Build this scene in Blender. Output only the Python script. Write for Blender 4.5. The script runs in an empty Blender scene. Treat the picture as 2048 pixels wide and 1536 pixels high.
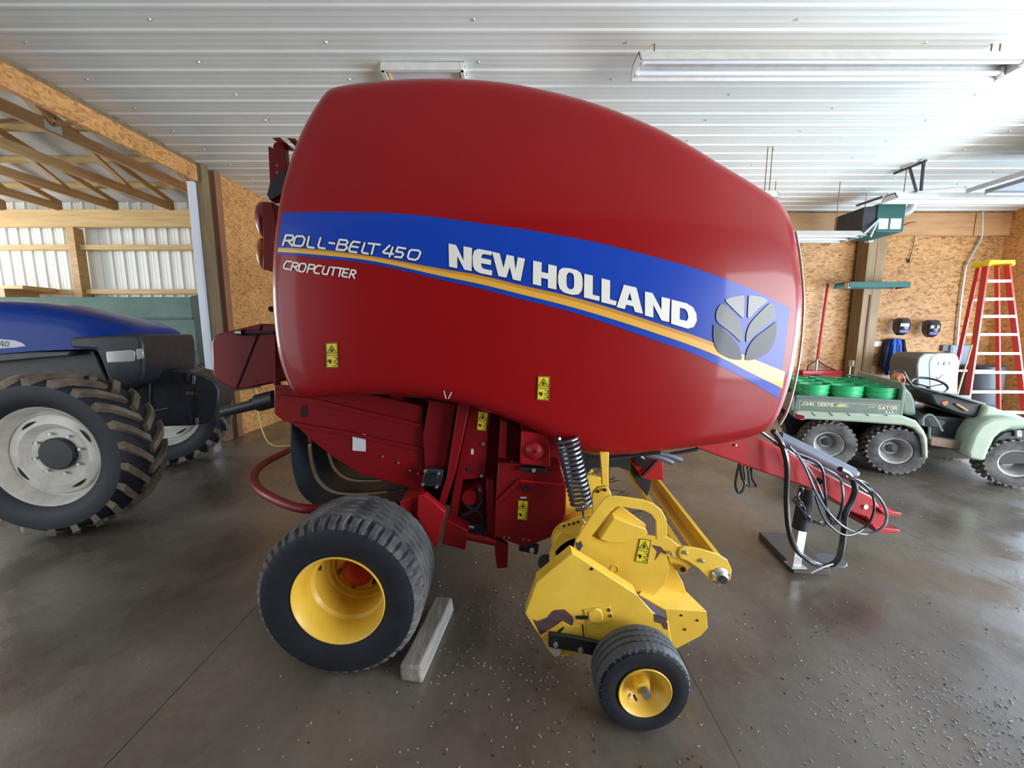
import bpy, bmesh, math, random
from mathutils import Vector, Matrix
from mathutils.geometry import tessellate_polygon
random.seed(7)
V = Vector
PI = math.pi
# ------------------------------------------------------------------ camera, world, lights, exposure
sc = bpy.context.scene
PITCH = math.radians(7.3); FPX = 770.0; CAM = V((0, 0, 1.6))
cam_d = bpy.data.cameras.new('camera'); cam = bpy.data.objects.new('camera', cam_d)
sc.collection.objects.link(cam); sc.camera = cam
cam_d.sensor_width = 36; cam_d.lens = 36 * FPX / 2048; cam_d.clip_start = .05; cam_d.clip_end = 200
cam.location = CAM; cam.rotation_euler = (PI/2 - PITCH, 0, 0)
w = bpy.data.worlds.new('sky'); sc.world = w; w.use_nodes = True
bg = w.node_tree.nodes['Background']; bg.inputs[0].default_value = (.72, .86, 1, 1); bg.inputs[1].default_value = 1.2
sc.view_settings.view_transform = 'Standard'; sc.view_settings.look = 'None'
sc.view_settings.exposure = 0.44; sc.view_settings.gamma = 1.0; sc.view_settings.use_curve_mapping = False
sc.cycles.use_denoising = True
sc.cycles.max_bounces = 7; sc.cycles.diffuse_bounces = 4; sc.cycles.sample_clamp_indirect = 8
def area(name, loc, target, sx, sy, power, col):
    d = bpy.data.lights.new(name, 'AREA'); d.shape = 'RECTANGLE'; d.size = sx; d.size_y = sy; d.energy = power; d.color = col
    o = bpy.data.objects.new(name, d); sc.collection.objects.link(o); o.location = loc
    o.rotation_euler = (V(target) - V(loc)).to_track_quat('-Z', 'Y').to_euler(); return o
# daylight through the four door openings
area('daylight_right_door', (9.55, 3.0, 1.15), (0, 3.0, 1.0), 6.6, 2.1, 760, (.62, .80, 1))
area('daylight_front_door', (7.0, -2.35, 1.6), (3.5, 3, 2.4), 4.6, 3.0, 540, (.96, .97, 1))
area('daylight_bay_front', (-8.8, -2.35, 2.0), (-8.8, 4, 2.4), 7.4, 3.2, 120, (1, .98, .95))
area('daylight_bay_end', (-13.8, 5.4, 2.1), (-6, 6.6, 2.6), 3.6, 3.0, 480, (1, .98, .95))

# ------------------------------------------------------------------ pixel -> place (2048 x 1536 frame)
CP, SP = math.cos(PITCH), math.sin(PITCH)
def ray(u, v):
    a = (u - 1024) / FPX; b = (768 - v) / FPX
    return V((a, CP + b * SP, b * CP - SP))
def PY(u, v, Y): d = ray(u, v); return CAM + d * (Y / d.y)
def PZ(u, v, z=0): d = ray(u, v); return CAM + d * ((z - CAM.z) / d.z)
def PX(u, v, X): d = ray(u, v); return CAM + d * (X / d.x)
def PP(u, v, p0, n): d = ray(u, v); return CAM + d * ((V(p0) - CAM).dot(n) / d.dot(n))

# ------------------------------------------------------------------ materials
MT = {}
def mat(name, col, rough=.5, metal=0, coat=0, **k):
    if name in MT: return MT[name]
    m = bpy.data.materials.new(name); m.use_nodes = True; nt = m.node_tree
    b = nt.nodes['Principled BSDF']
    b.inputs['Base Color'].default_value = (*col, 1); b.inputs['Roughness'].default_value = rough
    b.inputs['Metallic'].default_value = metal; b.inputs['Coat Weight'].default_value = coat
    b.inputs['Coat Roughness'].default_value = .06
    b.inputs['Specular IOR Level'].default_value = k.get('spec', .5)
    if k.get('noise'):      # (scale, colour 2, amount, bump)
        s, c2, amt, bump = k['noise']
        tc = nt.nodes.new('ShaderNodeTexCoord'); mp = nt.nodes.new('ShaderNodeMapping')
        mp.inputs['Scale'].default_value = k.get('stretch', (1, 1, 1))
        nt.links.new(tc.outputs['Object'], mp.inputs['Vector'])
        n = nt.nodes.new('ShaderNodeTexNoise'); n.inputs['Scale'].default_value = s; n.inputs['Detail'].default_value = 6
        n.inputs['Roughness'].default_value = .62
        nt.links.new(mp.outputs[0], n.inputs['Vector'])
        r = nt.nodes.new('ShaderNodeValToRGB'); r.color_ramp.elements[0].position = k.get('lo', .35); r.color_ramp.elements[1].position = k.get('hi', .7)
        r.color_ramp.elements[0].color = (*col, 1); r.color_ramp.elements[1].color = tuple(col[i] * (1 - amt) + c2[i] * amt for i in range(3)) + (1,)
        nt.links.new(n.outputs['Fac'], r.inputs[0]); nt.links.new(r.outputs[0], b.inputs['Base Color'])
        if bump:
            bp = nt.nodes.new('ShaderNodeBump'); bp.inputs['Strength'].default_value = bump; bp.inputs['Distance'].default_value = .01
            nt.links.new(n.outputs['Fac'], bp.inputs['Height']); nt.links.new(bp.outputs[0], b.inputs['Normal'])
    if k.get('emit'):
        b.inputs['Emission Color'].default_value = (*k['emit'][0], 1); b.inputs['Emission Strength'].default_value = k['emit'][1]
    MT[name] = m; return m
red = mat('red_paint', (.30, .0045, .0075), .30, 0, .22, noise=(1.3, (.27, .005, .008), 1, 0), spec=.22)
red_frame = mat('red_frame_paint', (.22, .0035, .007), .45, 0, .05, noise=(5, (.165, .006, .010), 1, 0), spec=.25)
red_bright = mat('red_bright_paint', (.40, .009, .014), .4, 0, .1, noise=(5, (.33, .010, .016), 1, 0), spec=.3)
yellow = mat('yellow_paint', (.84, .56, .065), .42, 0, .1, noise=(7, (.74, .44, .04), .8, 0))
rust = mat('worn_bare_metal', (.075, .05, .06), .6, .2, 0, noise=(30, (.2, .10, .08), .7, 0))
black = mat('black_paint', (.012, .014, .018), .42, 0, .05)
dark_slot = mat('dark_hole', (.006, .004, .006), .8)
rubber = mat('rubber', (.008, .010, .016), .6, 0, 0, noise=(9, (.014, .018, .028), 1, .1))
rubber_dusty = mat('dusty_rubber', (.035, .038, .046), .8, 0, 0, noise=(5, (.19, .185, .18), 1, .3), lo=.38, hi=.72)
belt_m = mat('belt_rubber', (.012, .018, .030), .45, 0, 0, noise=(14, (.02, .03, .045), 1, 0))
steel = mat('steel', (.50, .50, .50), .33, .9)
zinc = mat('zinc', (.62, .63, .60), .35, .8, 0, noise=(30, (.40, .42, .36), 1, 0))
spring_m = mat('spring_steel', (.16, .17, .20), .28, .8)
hose_m = mat('hose_rubber', (.018, .02, .026), .3, 0, .4)
hose_grey = mat('grey_hose_rubber', (.10, .12, .17), .35, 0, .4)
pto_m = mat('grey_plastic', (.10, .13, .18), .5, 0, 0, noise=(8, (.14, .17, .23), 1, 0))
blue_decal = mat('blue_decal', (.008, .055, .44), .32, 0, .2, spec=.25)
gold_decal = mat('gold_decal', (.80, .44, .06), .35, 0, .4)
gold_deep = mat('deep_gold_decal', (.60, .27, .035), .35, 0, .4)
white_decal = mat('white_decal', (.84, .84, .78), .4, 0, .2)
shadow_decal = mat('navy_decal', (.012, .018, .09), .4, 0, .2)
silver1 = mat('silver_decal_light', (.36, .38, .38), .4, 0, .1, spec=.3)
silver2 = mat('silver_decal_mid', (.19, .21, .22), .4, 0, .1, spec=.3)
silver3 = mat('silver_decal_dark', (.065, .075, .095), .4, 0, .1, spec=.3)
label_y = mat('label_yellow', (.80, .64, .03), .45)
label_k = mat('label_black', (.03, .03, .02), .5)
label_w = mat('label_white', (.62, .63, .72), .5)
white_p = mat('white_paint', (.72, .72, .68), .45, 0, 0, noise=(8, (.55, .53, .48), .7, 0))
cream_rim = mat('cream_rim_paint', (.68, .66, .60), .5, 0, 0, noise=(6, (.42, .39, .35), .9, 0))
mud = mat('muddy_rubber', (.10, .08, .06), .9, 0, 0, noise=(7, (.26, .21, .16), 1, .4))
tractor_blue = mat('tractor_blue', (.004, .035, .26), .30, 0, .15, noise=(3, (.006, .04, .24), 1, 0), spec=.15)
green_wagon = mat('green_wagon_paint', (.075, .16, .125), .55, 0, 0, noise=(4, (.12, .21, .165), 1, 0))
green_dark = mat('dark_green_paint', (.02, .04, .035), .5)
gator_green = mat('gator_green', (.165, .23, .19), .5, 0, 0, noise=(6, (.20, .26, .21), 1, 0))
gator_grey = mat('gator_grey_green', (.15, .20, .18), .45, 0, 0, noise=(8, (.19, .23, .21), 1, 0))
gator_light = mat('gator_light_green', (.36, .46, .37), .45, 0, 0, noise=(6, (.42, .50, .40), 1, 0))
bucket_m = mat('bucket_green', (.035, .50, .20), .4, 0, 0, noise=(6, (.03, .43, .17), 1, 0))
plate_grey = mat('rim_grey', (.50, .52, .53), .45, .0, 0, noise=(14, (.27, .27, .26), 1, 0))
lumber = mat('lumber', (.56, .37, .16), .6, 0, 0, noise=(4, (.40, .24, .10), 1, .1), stretch=(1, 1, 7))
lumber_x = mat('lumber_along_x', (.62, .44, .19), .6, 0, 0, noise=(3, (.46, .29, .11), 1, .1), stretch=(.5, 6, 9))
lumber_y = mat('lumber_along_y', (.50, .33, .16), .6, 0, 0, noise=(3, (.34, .21, .10), 1, .1), stretch=(6, .5, 6))
treated = mat('treated_lumber', (.27, .185, .09), .7, 0, 0, noise=(4, (.18, .11, .055), 1, .1), stretch=(5, 5, .5))
treated_red = mat('reddish_lumber', (.34, .15, .07), .7, 0, 0, noise=(4, (.24, .10, .05), 1, .1), stretch=(5, 5, .5))
beam_m = mat('beam_lumber', (.50, .27, .12), .6, 0, 0, noise=(3, (.38, .19, .08), 1, .1), stretch=(.5, 5, 5))
oldwood = mat('weathered_wood', (.20, .18, .15), .8, 0, 0, noise=(9, (.38, .35, .31), 1, .4), stretch=(4, .7, 4))
boardwood = mat('dark_plank', (.10, .085, .075), .7, 0, 0, noise=(9, (.10, .085, .08), 1, .3))
sheet = mat('white_metal_sheet', (.80, .81, .76), .38, 0, .1, noise=(.9, (.72, .73, .68), 1, 0))
siding_m = mat('white_siding', (.80, .83, .80), .5, 0, 0)
roof_m = mat('grey_roof_lining', (.38, .38, .38), .6, 0, 0, noise=(1.2, (.55, .55, .53), 1, 0))
ladder_red = mat('ladder_fiberglass', (.62, .045, .03), .45)
ladder_yel = mat('ladder_yellow', (.80, .58, .02), .4)
alu = mat('aluminium', (.70, .71, .73), .4, .6)
galv = mat('galvanised', (.48, .50, .50), .4, .5, 0, noise=(12, (.62, .64, .64), 1, 0))
teal = mat('teal_cabinet', (.022, .085, .07), .5, spec=.25)
denim = mat('blue_cloth', (.02, .065, .28), .85, 0, 0, noise=(14, (.03, .10, .38), 1, .5))
cloth_k = mat('black_cloth', (.02, .02, .025), .9)
orange_p = mat('orange_plastic', (.55, .20, .09), .5)
helmet_m = mat('helmet_black', (.028, .028, .035), .3, 0, .4)
purple_m = mat('helmet_purple', (.09, .07, .26), .3)
lens_m = mat('headlight_glass', (.62, .64, .62), .12, .4, .8)
tube_m = mat('fluorescent_tube', (.80, .83, .88), .25, 0, .6)
amber = mat('amber_lens', (.45, .13, .01), .3, 0, .5)
red_lens = mat('red_lens', (.22, .005, .012), .3, 0, .5)
cord_y = mat('yellow_cord', (.78, .66, .20), .5)
straw_m = mat('straw', (.42, .38, .30), .8)
char_m = mat('charcoal_plastic', (.02, .024, .032), .45, 0, .1, noise=(10, (.035, .04, .05), 1, 0))

def node(nt, t, **k):
    n = nt.nodes.new(t)
    for a, b in k.items(): setattr(n, a, b)
    return n
def osb(name, axis_scale, light, dark):
    m = bpy.data.materials.new(name); m.use_nodes = True; nt = m.node_tree; L = nt.links.new
    b = nt.nodes['Principled BSDF']; b.inputs['Roughness'].default_value = .6
    tc = node(nt, 'ShaderNodeTexCoord')
    n1 = node(nt, 'ShaderNodeTexNoise'); n1.inputs['Scale'].default_value = 7; n1.inputs['Detail'].default_value = 3
    mx = node(nt, 'ShaderNodeMixRGB', blend_type='ADD'); mx.inputs[0].default_value = .16
    mp = node(nt, 'ShaderNodeMapping'); mp.inputs['Scale'].default_value = axis_scale
    vo = node(nt, 'ShaderNodeTexVoronoi'); vo.inputs['Scale'].default_value = 1
    cr = node(nt, 'ShaderNodeValToRGB')
    e = cr.color_ramp.elements; e[0].color = (*dark, 1); e[1].color = (*light, 1); e[1].position = .8
    x = cr.color_ramp.elements.new(.3); x.color = tuple(dark[i] * .45 + light[i] * .55 for i in range(3)) + (1,)
    L(tc.outputs['Object'], n1.inputs['Vector']); L(tc.outputs['Object'], mx.inputs[1]); L(n1.outputs['Color'], mx.inputs[2])
    L(mx.outputs[0], mp.inputs['Vector']); L(mp.outputs[0], vo.inputs['Vector'])
    sp = node(nt, 'ShaderNodeSeparateColor'); L(vo.outputs['Color'], sp.inputs[0]); L(sp.outputs[0], cr.inputs[0])
    n2 = node(nt, 'ShaderNodeTexNoise'); n2.inputs['Scale'].default_value = 1.1; L(tc.outputs['Object'], n2.inputs['Vector'])
    m2 = node(nt, 'ShaderNodeMixRGB', blend_type='MULTIPLY'); m2.inputs[0].default_value = .5
    cr2 = node(nt, 'ShaderNodeValToRGB'); cr2.color_ramp.elements[0].position = .35; cr2.color_ramp.elements[1].position = .65
    cr2.color_ramp.elements[0].color = (.62, .52, .45, 1)
    L(n2.outputs['Fac'], cr2.inputs[0]); L(cr.outputs[0], m2.inputs[1]); L(cr2.outputs[0], m2.inputs[2]); L(m2.outputs[0], b.inputs['Base Color'])
    MT[name] = m; return m
osb_x = osb('osb_board', (15, 15, 46), (.55, .295, .105), (.24, .10, .03))
osb_y = osb('osb_board_side', (40, 24, 44), (.78, .40, .13), (.42, .18, .05))

def floor_material():
    m = bpy.data.materials.new('concrete'); m.use_nodes = True; nt = m.node_tree; L = nt.links.new
    b = nt.nodes['Principled BSDF']
    tc = node(nt, 'ShaderNodeTexCoord')
    def noise(s, d=5, vec=None, r=.6):
        n = node(nt, 'ShaderNodeTexNoise'); n.inputs['Scale'].default_value = s; n.inputs['Detail'].default_value = d; n.inputs['Roughness'].default_value = r
        L(vec or tc.outputs['Object'], n.inputs['Vector']); return n.outputs['Fac']
    def ramp(f, p0, p1, c0, c1):
        r = node(nt, 'ShaderNodeValToRGB'); r.color_ramp.elements[0].position = p0; r.color_ramp.elements[1].position = p1
        r.color_ramp.elements[0].color = (*c0, 1); r.color_ramp.elements[1].color = (*c1, 1); L(f, r.inputs[0]); return r.outputs[0]
    def mix(f, a, c, mode='MIX'):
        x = node(nt, 'ShaderNodeMixRGB', blend_type=mode)
        if isinstance(f, float): x.inputs[0].default_value = f
        else: L(f, x.inputs[0])
        L(a, x.inputs[1]); L(c, x.inputs[2]); return x.outputs[0]
    mp = node(nt, 'ShaderNodeMapping'); mp.inputs['Scale'].default_value = (1, .55, 1); L(tc.outputs['Object'], mp.inputs['Vector'])
    big = noise(1.1, 6, mp.outputs[0], .65)
    c1 = ramp(big, .34, .68, (.088, .072, .056), (.20, .172, .142))
    c2 = ramp(noise(23, 6), .35, .7, (.72, .72, .72), (1, 1, 1))
    col = mix(.6, c1, c2, 'MULTIPLY')
    # pale wheel-dust specks
    vo = node(nt, 'ShaderNodeTexVoronoi'); vo.inputs['Scale'].default_value = 16; L(tc.outputs['Object'], vo.inputs['Vector'])
    sp = ramp(vo.outputs['Distance'], .05, .085, (1, 1, 1), (0, 0, 0))
    spn = mix(1.0, sp, ramp(noise(.8, 2), .55, .62, (0, 0, 0), (1, 1, 1)), 'MULTIPLY')
    lightc = node(nt, 'ShaderNodeRGB'); lightc.outputs[0].default_value = (.32, .29, .25, 1)
    col = mix(spn, col, lightc.outputs[0])
    # saw-cut joints
    sx = node(nt, 'ShaderNodeSeparateXYZ'); L(tc.outputs['Object'], sx.inputs[0])
    def mth(op, a, c=None, c2=None):
        x = node(nt, 'ShaderNodeMath', operation=op)
        for i, q in enumerate((a, c, c2)):
            if q is None: continue
            if isinstance(q, (int, float)): x.inputs[i].default_value = q
            else: L(q, x.inputs[i])
        return x.outputs[0]
    def joint(o, off, step):
        q = mth('PINGPONG', mth('SUBTRACT', o, off), step / 2)
        return mth('LESS_THAN', q, .0028)
    j = mth('MAXIMUM', joint(sx.outputs[0], -1.72, 2.37), joint(sx.outputs[1], 3.1, 4.74))
    jc = node(nt, 'ShaderNodeRGB'); jc.outputs[0].default_value = (.028, .024, .02, 1)
    col = mix(j, col, jc.outputs[0])
    L(col, b.inputs['Base Color'])
    rr = ramp(noise(1.6, 4), .42, .62, (.20, .20, .20), (.48, .48, .48))
    L(rr, b.inputs['Roughness'])
    bp = node(nt, 'ShaderNodeBump'); bp.inputs['Strength'].default_value = .25; bp.inputs['Distance'].default_value = .004
    L(noise(38, 8), bp.inputs['Height']); L(bp.outputs[0], b.inputs['Normal'])
    b.inputs['Specular IOR Level'].default_value = .8
    return m
concrete = floor_material()

# ------------------------------------------------------------------ mesh builder
class MB:
    def __init__(s): s.v = []; s.f = []; s.m = []; s.mi = 0
    def add(s, vs, fs):
        n = len(s.v); s.v += [V(q) for q in vs]; s.f += [tuple(i + n for i in f) for f in fs]; s.m += [s.mi] * len(fs); return s
    def box(s, c, d, R=None):
        c = V(c); x, y, z = (q / 2 for q in d); P = []
        for i in (-1, 1):
            for j in (-1, 1):
                for k in (-1, 1):
                    q = V((i * x, j * y, k * z)); P.append(c + (R @ q if R else q))
        return s.add(P, [(0, 1, 3, 2), (4, 6, 7, 5), (0, 4, 5, 1), (2, 3, 7, 6), (0, 2, 6, 4), (1, 5, 7, 3)])
    def bb(s, a, b): a, b = V(a), V(b); return s.box((a + b) / 2, [abs(q) for q in (b - a)])
    def bar(s, a, b, wd, h, up=(0, 0, 1)):     # rectangular bar from a to b
        a, b = V(a), V(b); d = (b - a); L = d.length; d.normalize(); r = d.cross(V(up)).normalized(); u = r.cross(d)
        R = Matrix((r, d, u)).transposed(); return s.box((a + b) / 2, (wd, L, h), R)
    def prism(s, pts, vec, flip=False):
        n = len(pts); vec = V(vec); pts = [V(p) for p in pts]
        fs = [tuple(range(n)), tuple(range(2 * n - 1, n - 1, -1))] + [(i, i + n, (i + 1) % n + n, (i + 1) % n) for i in range(n)]
        return s.add(pts + [p + vec for p in pts], fs)
    def fill(s, loops):                        # flat polygon with holes
        tri = tessellate_polygon([[V(p) for p in l] for l in loops]); P = [p for l in loops for p in l]
        return s.add(P, [tuple(t) for t in tri])
    def lathe(s, prof, o, n, seg=32, fn=None, closed=False, a0=0, a1=2 * PI):
        o, n = V(o), V(n).normalized(); x = n.orthogonal().normalized()
        if abs(n.z) < .9: x = V((0, 0, 1)) - n * n.z; x.normalize()
        y = n.cross(x); full = abs(a1 - a0 - 2 * PI) < 1e-6; S = seg if full else seg + 1; P = []; k = len(prof)
        for i in range(S):
            a = a0 + (a1 - a0) * i / seg
            for j, (r, h) in enumerate(prof):
                if fn: r, h = fn(j, a, r, h)
                P.append(o + n * h + (x * math.cos(a) + y * math.sin(a)) * r)
        F = []; kk = k if closed else k - 1
        for i in range(seg):
            i2 = (i + 1) % S if full else i + 1
            for j in range(kk):
                j2 = (j + 1) % k; F.append((i * k + j, i * k + j2, i2 * k + j2, i2 * k + j))
        return s.add(P, F)
    def cyl(s, a, b, r, seg=16, r2=None):
        a, b = V(a), V(b); L = (b - a).length; r2 = r if r2 is None else r2
        return s.lathe([(0.0001, 0), (r, 0), (r2, L), (0.0001, L)], a, b - a, seg)
    def sphere(s, c, r, seg=14, sc_=(1, 1, 1)):
        n = len(s.v); k = seg // 2
        s.lathe([(max(1e-4, r * math.sin(PI * i / k)), -r * math.cos(PI * i / k)) for i in range(k + 1)], (0, 0, 0), (0, 0, 1), seg)
        for q in s.v[n:]: q.x = q.x * sc_[0] + c[0]; q.y = q.y * sc_[1] + c[1]; q.z = q.z * sc_[2] + c[2]
        return s
    def tube(s, pts, r, seg=8, closed=False, flat=None):
        pts = [V(p) for p in pts]; n = len(pts); P = []; prev = None
        for i, p in enumerate(pts):
            t = (pts[(i + 1) % n] - pts[i - 1]) if closed else (pts[min(i + 1, n - 1)] - pts[max(i - 1, 0)])
            t.normalize()
            if prev is None: prev = t.orthogonal().normalized()
            prev = (prev - t * prev.dot(t)).normalized(); b = t.cross(prev)
            for k in range(seg):
                a = 2 * PI * k / seg; P.append(p + (prev * math.cos(a) + b * math.sin(a)) * r)
        F = [(i * seg + k, i * seg + (k + 1) % seg, ((i + 1) % n) * seg + (k + 1) % seg, ((i + 1) % n) * seg + k) for i in range(n if closed else n - 1) for k in range(seg)]
        if not closed: F += [tuple(range(seg))[::-1], tuple((n - 1) * seg + k for k in range(seg))]
        return s.add(P, F)
    def build(s, name, ms, parent=None, smooth=35, bevel=0, root=None, kind=None):
        ms = ms if isinstance(ms, (list, tuple)) else [ms]
        if parent is not None: o3 = parent['_o'] if '_o' in parent else parent.location; org = V(o3)
        elif root is not None: org = V(root)
        else:
            xs = [q.x for q in s.v]; ys = [q.y for q in s.v]; zs = [q.z for q in s.v]
            org = V(((min(xs) + max(xs)) / 2, (min(ys) + max(ys)) / 2, min(zs)))
        me = bpy.data.meshes.new(name); me.from_pydata([q - org for q in s.v], [], s.f)
        for m in ms: me.materials.append(m)
        me.polygons.foreach_set('material_index', s.m)
        bm = bmesh.new(); bm.from_mesh(me); bmesh.ops.remove_doubles(bm, verts=bm.verts, dist=1e-5)
        bmesh.ops.recalc_face_normals(bm, faces=bm.faces); bm.to_mesh(me); bm.free()
        if smooth: me.shade_smooth(); me.set_sharp_from_angle(angle=math.radians(smooth))
        o = bpy.data.objects.new(name, me); sc.collection.objects.link(o)
        ORG[o.name] = org
        if parent is not None: o.parent = parent
        else: o.location = org
        if bevel:
            md = o.modifiers.new('bevel', 'BEVEL'); md.width = bevel; md.segments = 2; md.limit_method = 'ANGLE'; md.angle_limit = math.radians(40)
        if kind: o['kind'] = kind
        return o
ORG = {}
class Root:                                     # wraps parenting: every part mesh is stored relative to its thing's base
    pass
def thing(name, label, cat, loc, group=None):
    o = bpy.data.objects.new(name, None); sc.collection.objects.link(o); o.location = loc; o.empty_display_size = .1
    o['label'] = label; o['category'] = cat
    if group: o['group'] = group
    ORG[o.name] = V(loc); return o
def tag(o, label, cat, group=None, kind=None):
    o['label'] = label; o['category'] = cat
    if group: o['group'] = group
    if kind: o['kind'] = kind
    return o
def _build(s, name, ms, parent=None, **k):      # part of a part: mesh relative to the same base, parent origin equals thing origin
    if parent is not None:
        org = ORG[parent.name]; o = MB._b(s, name, ms, None, root=org, **k); o.parent = parent; o.location = (0, 0, 0); return o
    return MB._b(s, name, ms, None, **k)
MB._b = MB.build; MB.build = _build
def struct(name, mb, m, **k):
    o = mb.build(name, m, **k); o['kind'] = 'structure'; return o
def copy_thing(root, loc, rotz=None, label=None):
    r = root.copy(); sc.collection.objects.link(r); r.location = loc
    if rotz is not None: r.rotation_euler = (0, 0, rotz)
    if label: r['label'] = label
    for ch in list(root.children):
        c = ch.copy(); sc.collection.objects.link(c); c.parent = r
        for g in list(ch.children):
            d = g.copy(); sc.collection.objects.link(d); d.parent = c
    return r
def spline(pts, n=8, closed=False):
    pts = [V(p) for p in pts]; N = len(pts); out = []
    for i in range(N if closed else N - 1):
        p0 = pts[(i - 1) % N] if closed or i > 0 else pts[0]; p1 = pts[i]; p2 = pts[(i + 1) % N]
        p3 = pts[(i + 2) % N] if closed or i + 2 < N else pts[-1]
        for k in range(n):
            t = k / n; out.append(.5 * ((2 * p1) + (p2 - p0) * t + (2 * p0 - 5 * p1 + 4 * p2 - p3) * t * t + (3 * p1 - p0 - 3 * p2 + p3) * t ** 3))
    if not closed: out.append(pts[-1])
    return out
def strokes(mb, lines, wd, place):              # thick poly-lines, place(x, y) -> 3-D point
    for ln in lines:
        for i in range(len(ln) - 1):
            (x0, y0), (x1, y1) = ln[i], ln[i + 1]; d = math.hypot(x1 - x0, y1 - y0) or 1; nx, ny = -(y1 - y0) / d * wd / 2, (x1 - x0) / d * wd / 2
            mb.add([place(x0 + nx, y0 + ny), place(x1 + nx, y1 + ny), place(x1 - nx, y1 - ny), place(x0 - nx, y0 - ny)], [(0, 1, 2, 3)])
        for (x, y) in ln:
            mb.add([place(x + wd / 2 * math.cos(a * PI / 4), y + wd / 2 * math.sin(a * PI / 4)) for a in range(8)], [tuple(range(8))])
def warning_label(name, parent, quad, place, marks=True):   # quad: four corners (top left, top right, bottom right, bottom left)
    mb = MB()
    def q(s, t, off=0):
        a = [quad[0][i] * (1 - s) + quad[1][i] * s for i in (0, 1)]; b = [quad[3][i] * (1 - s) + quad[2][i] * s for i in (0, 1)]
        return place(a[0] * (1 - t) + b[0] * t, a[1] * (1 - t) + b[1] * t, off)
    mb.add([q(0, 0), q(1, 0), q(1, 1), q(0, 1)], [(0, 1, 2, 3)])
    mb.mi = 1
    L = lambda x, y: q(x, y / 2, .0012)
    frame = [[(.04, .04), (.96, .04), (.96, 1.96), (.04, 1.96), (.04, .04)], [(.04, 1), (.96, 1)], [(.5, .2), (.88, .82), (.12, .82), (.5, .2)]]
    strokes(mb, frame, .05, L)
    strokes(mb, [[(.5, .45), (.5, .68)], [(.42, .55), (.58, .68)], [(.40, .72), (.60, .60)]], .09, L)
    strokes(mb, [[(.62, 1.15), (.85, 1.18), (.90, 1.35), (.75, 1.48), (.60, 1.42)], [(.62, 1.62), (.82, 1.58), (.88, 1.75), (.72, 1.86), (.58, 1.80)]], .05, L)
    strokes(mb, [[(.15, 1.45), (.45, 1.50)], [(.25, 1.35), (.32, 1.62)], [(.38, 1.36), (.36, 1.62)]], .09, L)
    o = mb.build(name, [label_y, label_k], parent, smooth=0); o['label'] = 'yellow warning label with black triangle'; return o
# ================================================================== THE ROOM
XL, XR, YB, ZC, YF = -4.35, 9.6, 7.8, 3.96, -2.4
struct('floor', MB().bb((-14.2, YF - 4, -.12), (XR + 5, YB + .3, 0)), concrete)
def ribbed(x0, x1, y0, y1, z, pitch=.2286, h=.012):        # sheet with ribs along x, ribs hang below
    mb = MB(); prof = []; y = y0
    while y < y1:
        for dy, dz in ((0, 0), (.012, -h), (.036, -h), (.048, 0), (.105, 0), (.112, -.0015), (.120, 0), (.165, 0), (.172, -.0015), (.180, 0)):
            if y + dy <= y1: prof.append((y + dy, z + dz))
        y += pitch
    prof.append((y1, z)); n = len(prof)
    P = [(x, a, b) for x in (x0, x1) for a, b in prof]
    mb.add(P, [(i, i + 1, n + i + 1, n + i) for i in range(n - 1)])
    return mb
ceil = struct('ceiling', ribbed(XL + .01, XR, YF, YB, ZC), sheet, smooth=20)
mb = MB()                                                   # screws in the ceiling sheets
for i in range(11):
    x = -3.95 + i * 1.22
    for j in range(42):
        y = 1.0 + j * .2286 * 1 - .055
        if y > 7.7: break
        if (i + j) % 2: mb.lathe([(.0001, .011), (.007, .009), (.011, 0)], (x, y, ZC), (0, 0, -1), 6)
mb.build('ceiling_screws', zinc, ceil, kind='stuff')
struct('ceiling_2', MB().bb((XL, YF, ZC + .03), (XR, YB, ZC + .1)), treated).name = 'ceiling_deck'
# back wall of the workshop: OSB sheets, seams, post, plate beam
struct('wall_back', MB().bb((XL, YB, 0), (XR, YB + .1, ZC + .05)), osb_x)
struct('wall_right', MB().bb((XR, 6.6, 0), (XR + .1, YB, ZC)).bb((XR, YF, 3.25), (XR + .1, 6.6, ZC)).bb((XR, YF, 0), (XR + .1, -.6, 3.25)), osb_y)
# wall behind the photographer: two door openings
struct('wall_front', MB().bb((-4.3, YF - .1, 0), (4.6, YF, ZC)).bb((9.4, YF - .1, 0), (XR, YF, ZC)).bb((-5, YF - .1, 0), (-4.3, YF, ZC)).bb((-5, YF - .1, 3.25), (XR, YF, ZC)), mat('dark_shop_wall', (.10, .065, .04), .8))
struct('wall_left', MB().bb((XL - .1, 6.0, 0), (XL, YB, ZC)), osb_y)
tag(struct('trim_1', MB().bb((2.0, YB - .06, 3.50), (8.9, YB, 3.92)).bb((8.92, YB - .06, 3.50), (XR, YB, 3.92)), beam_m, bevel=.004), 'long brown plate board along top of the back wall', 'board')
# seams between the back wall sheets
struct('trim_2', MB().bb((2.6, YB - .004, 2.44), (XR, YB - .001, 2.444)), MT['reddish_lumber'])
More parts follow.
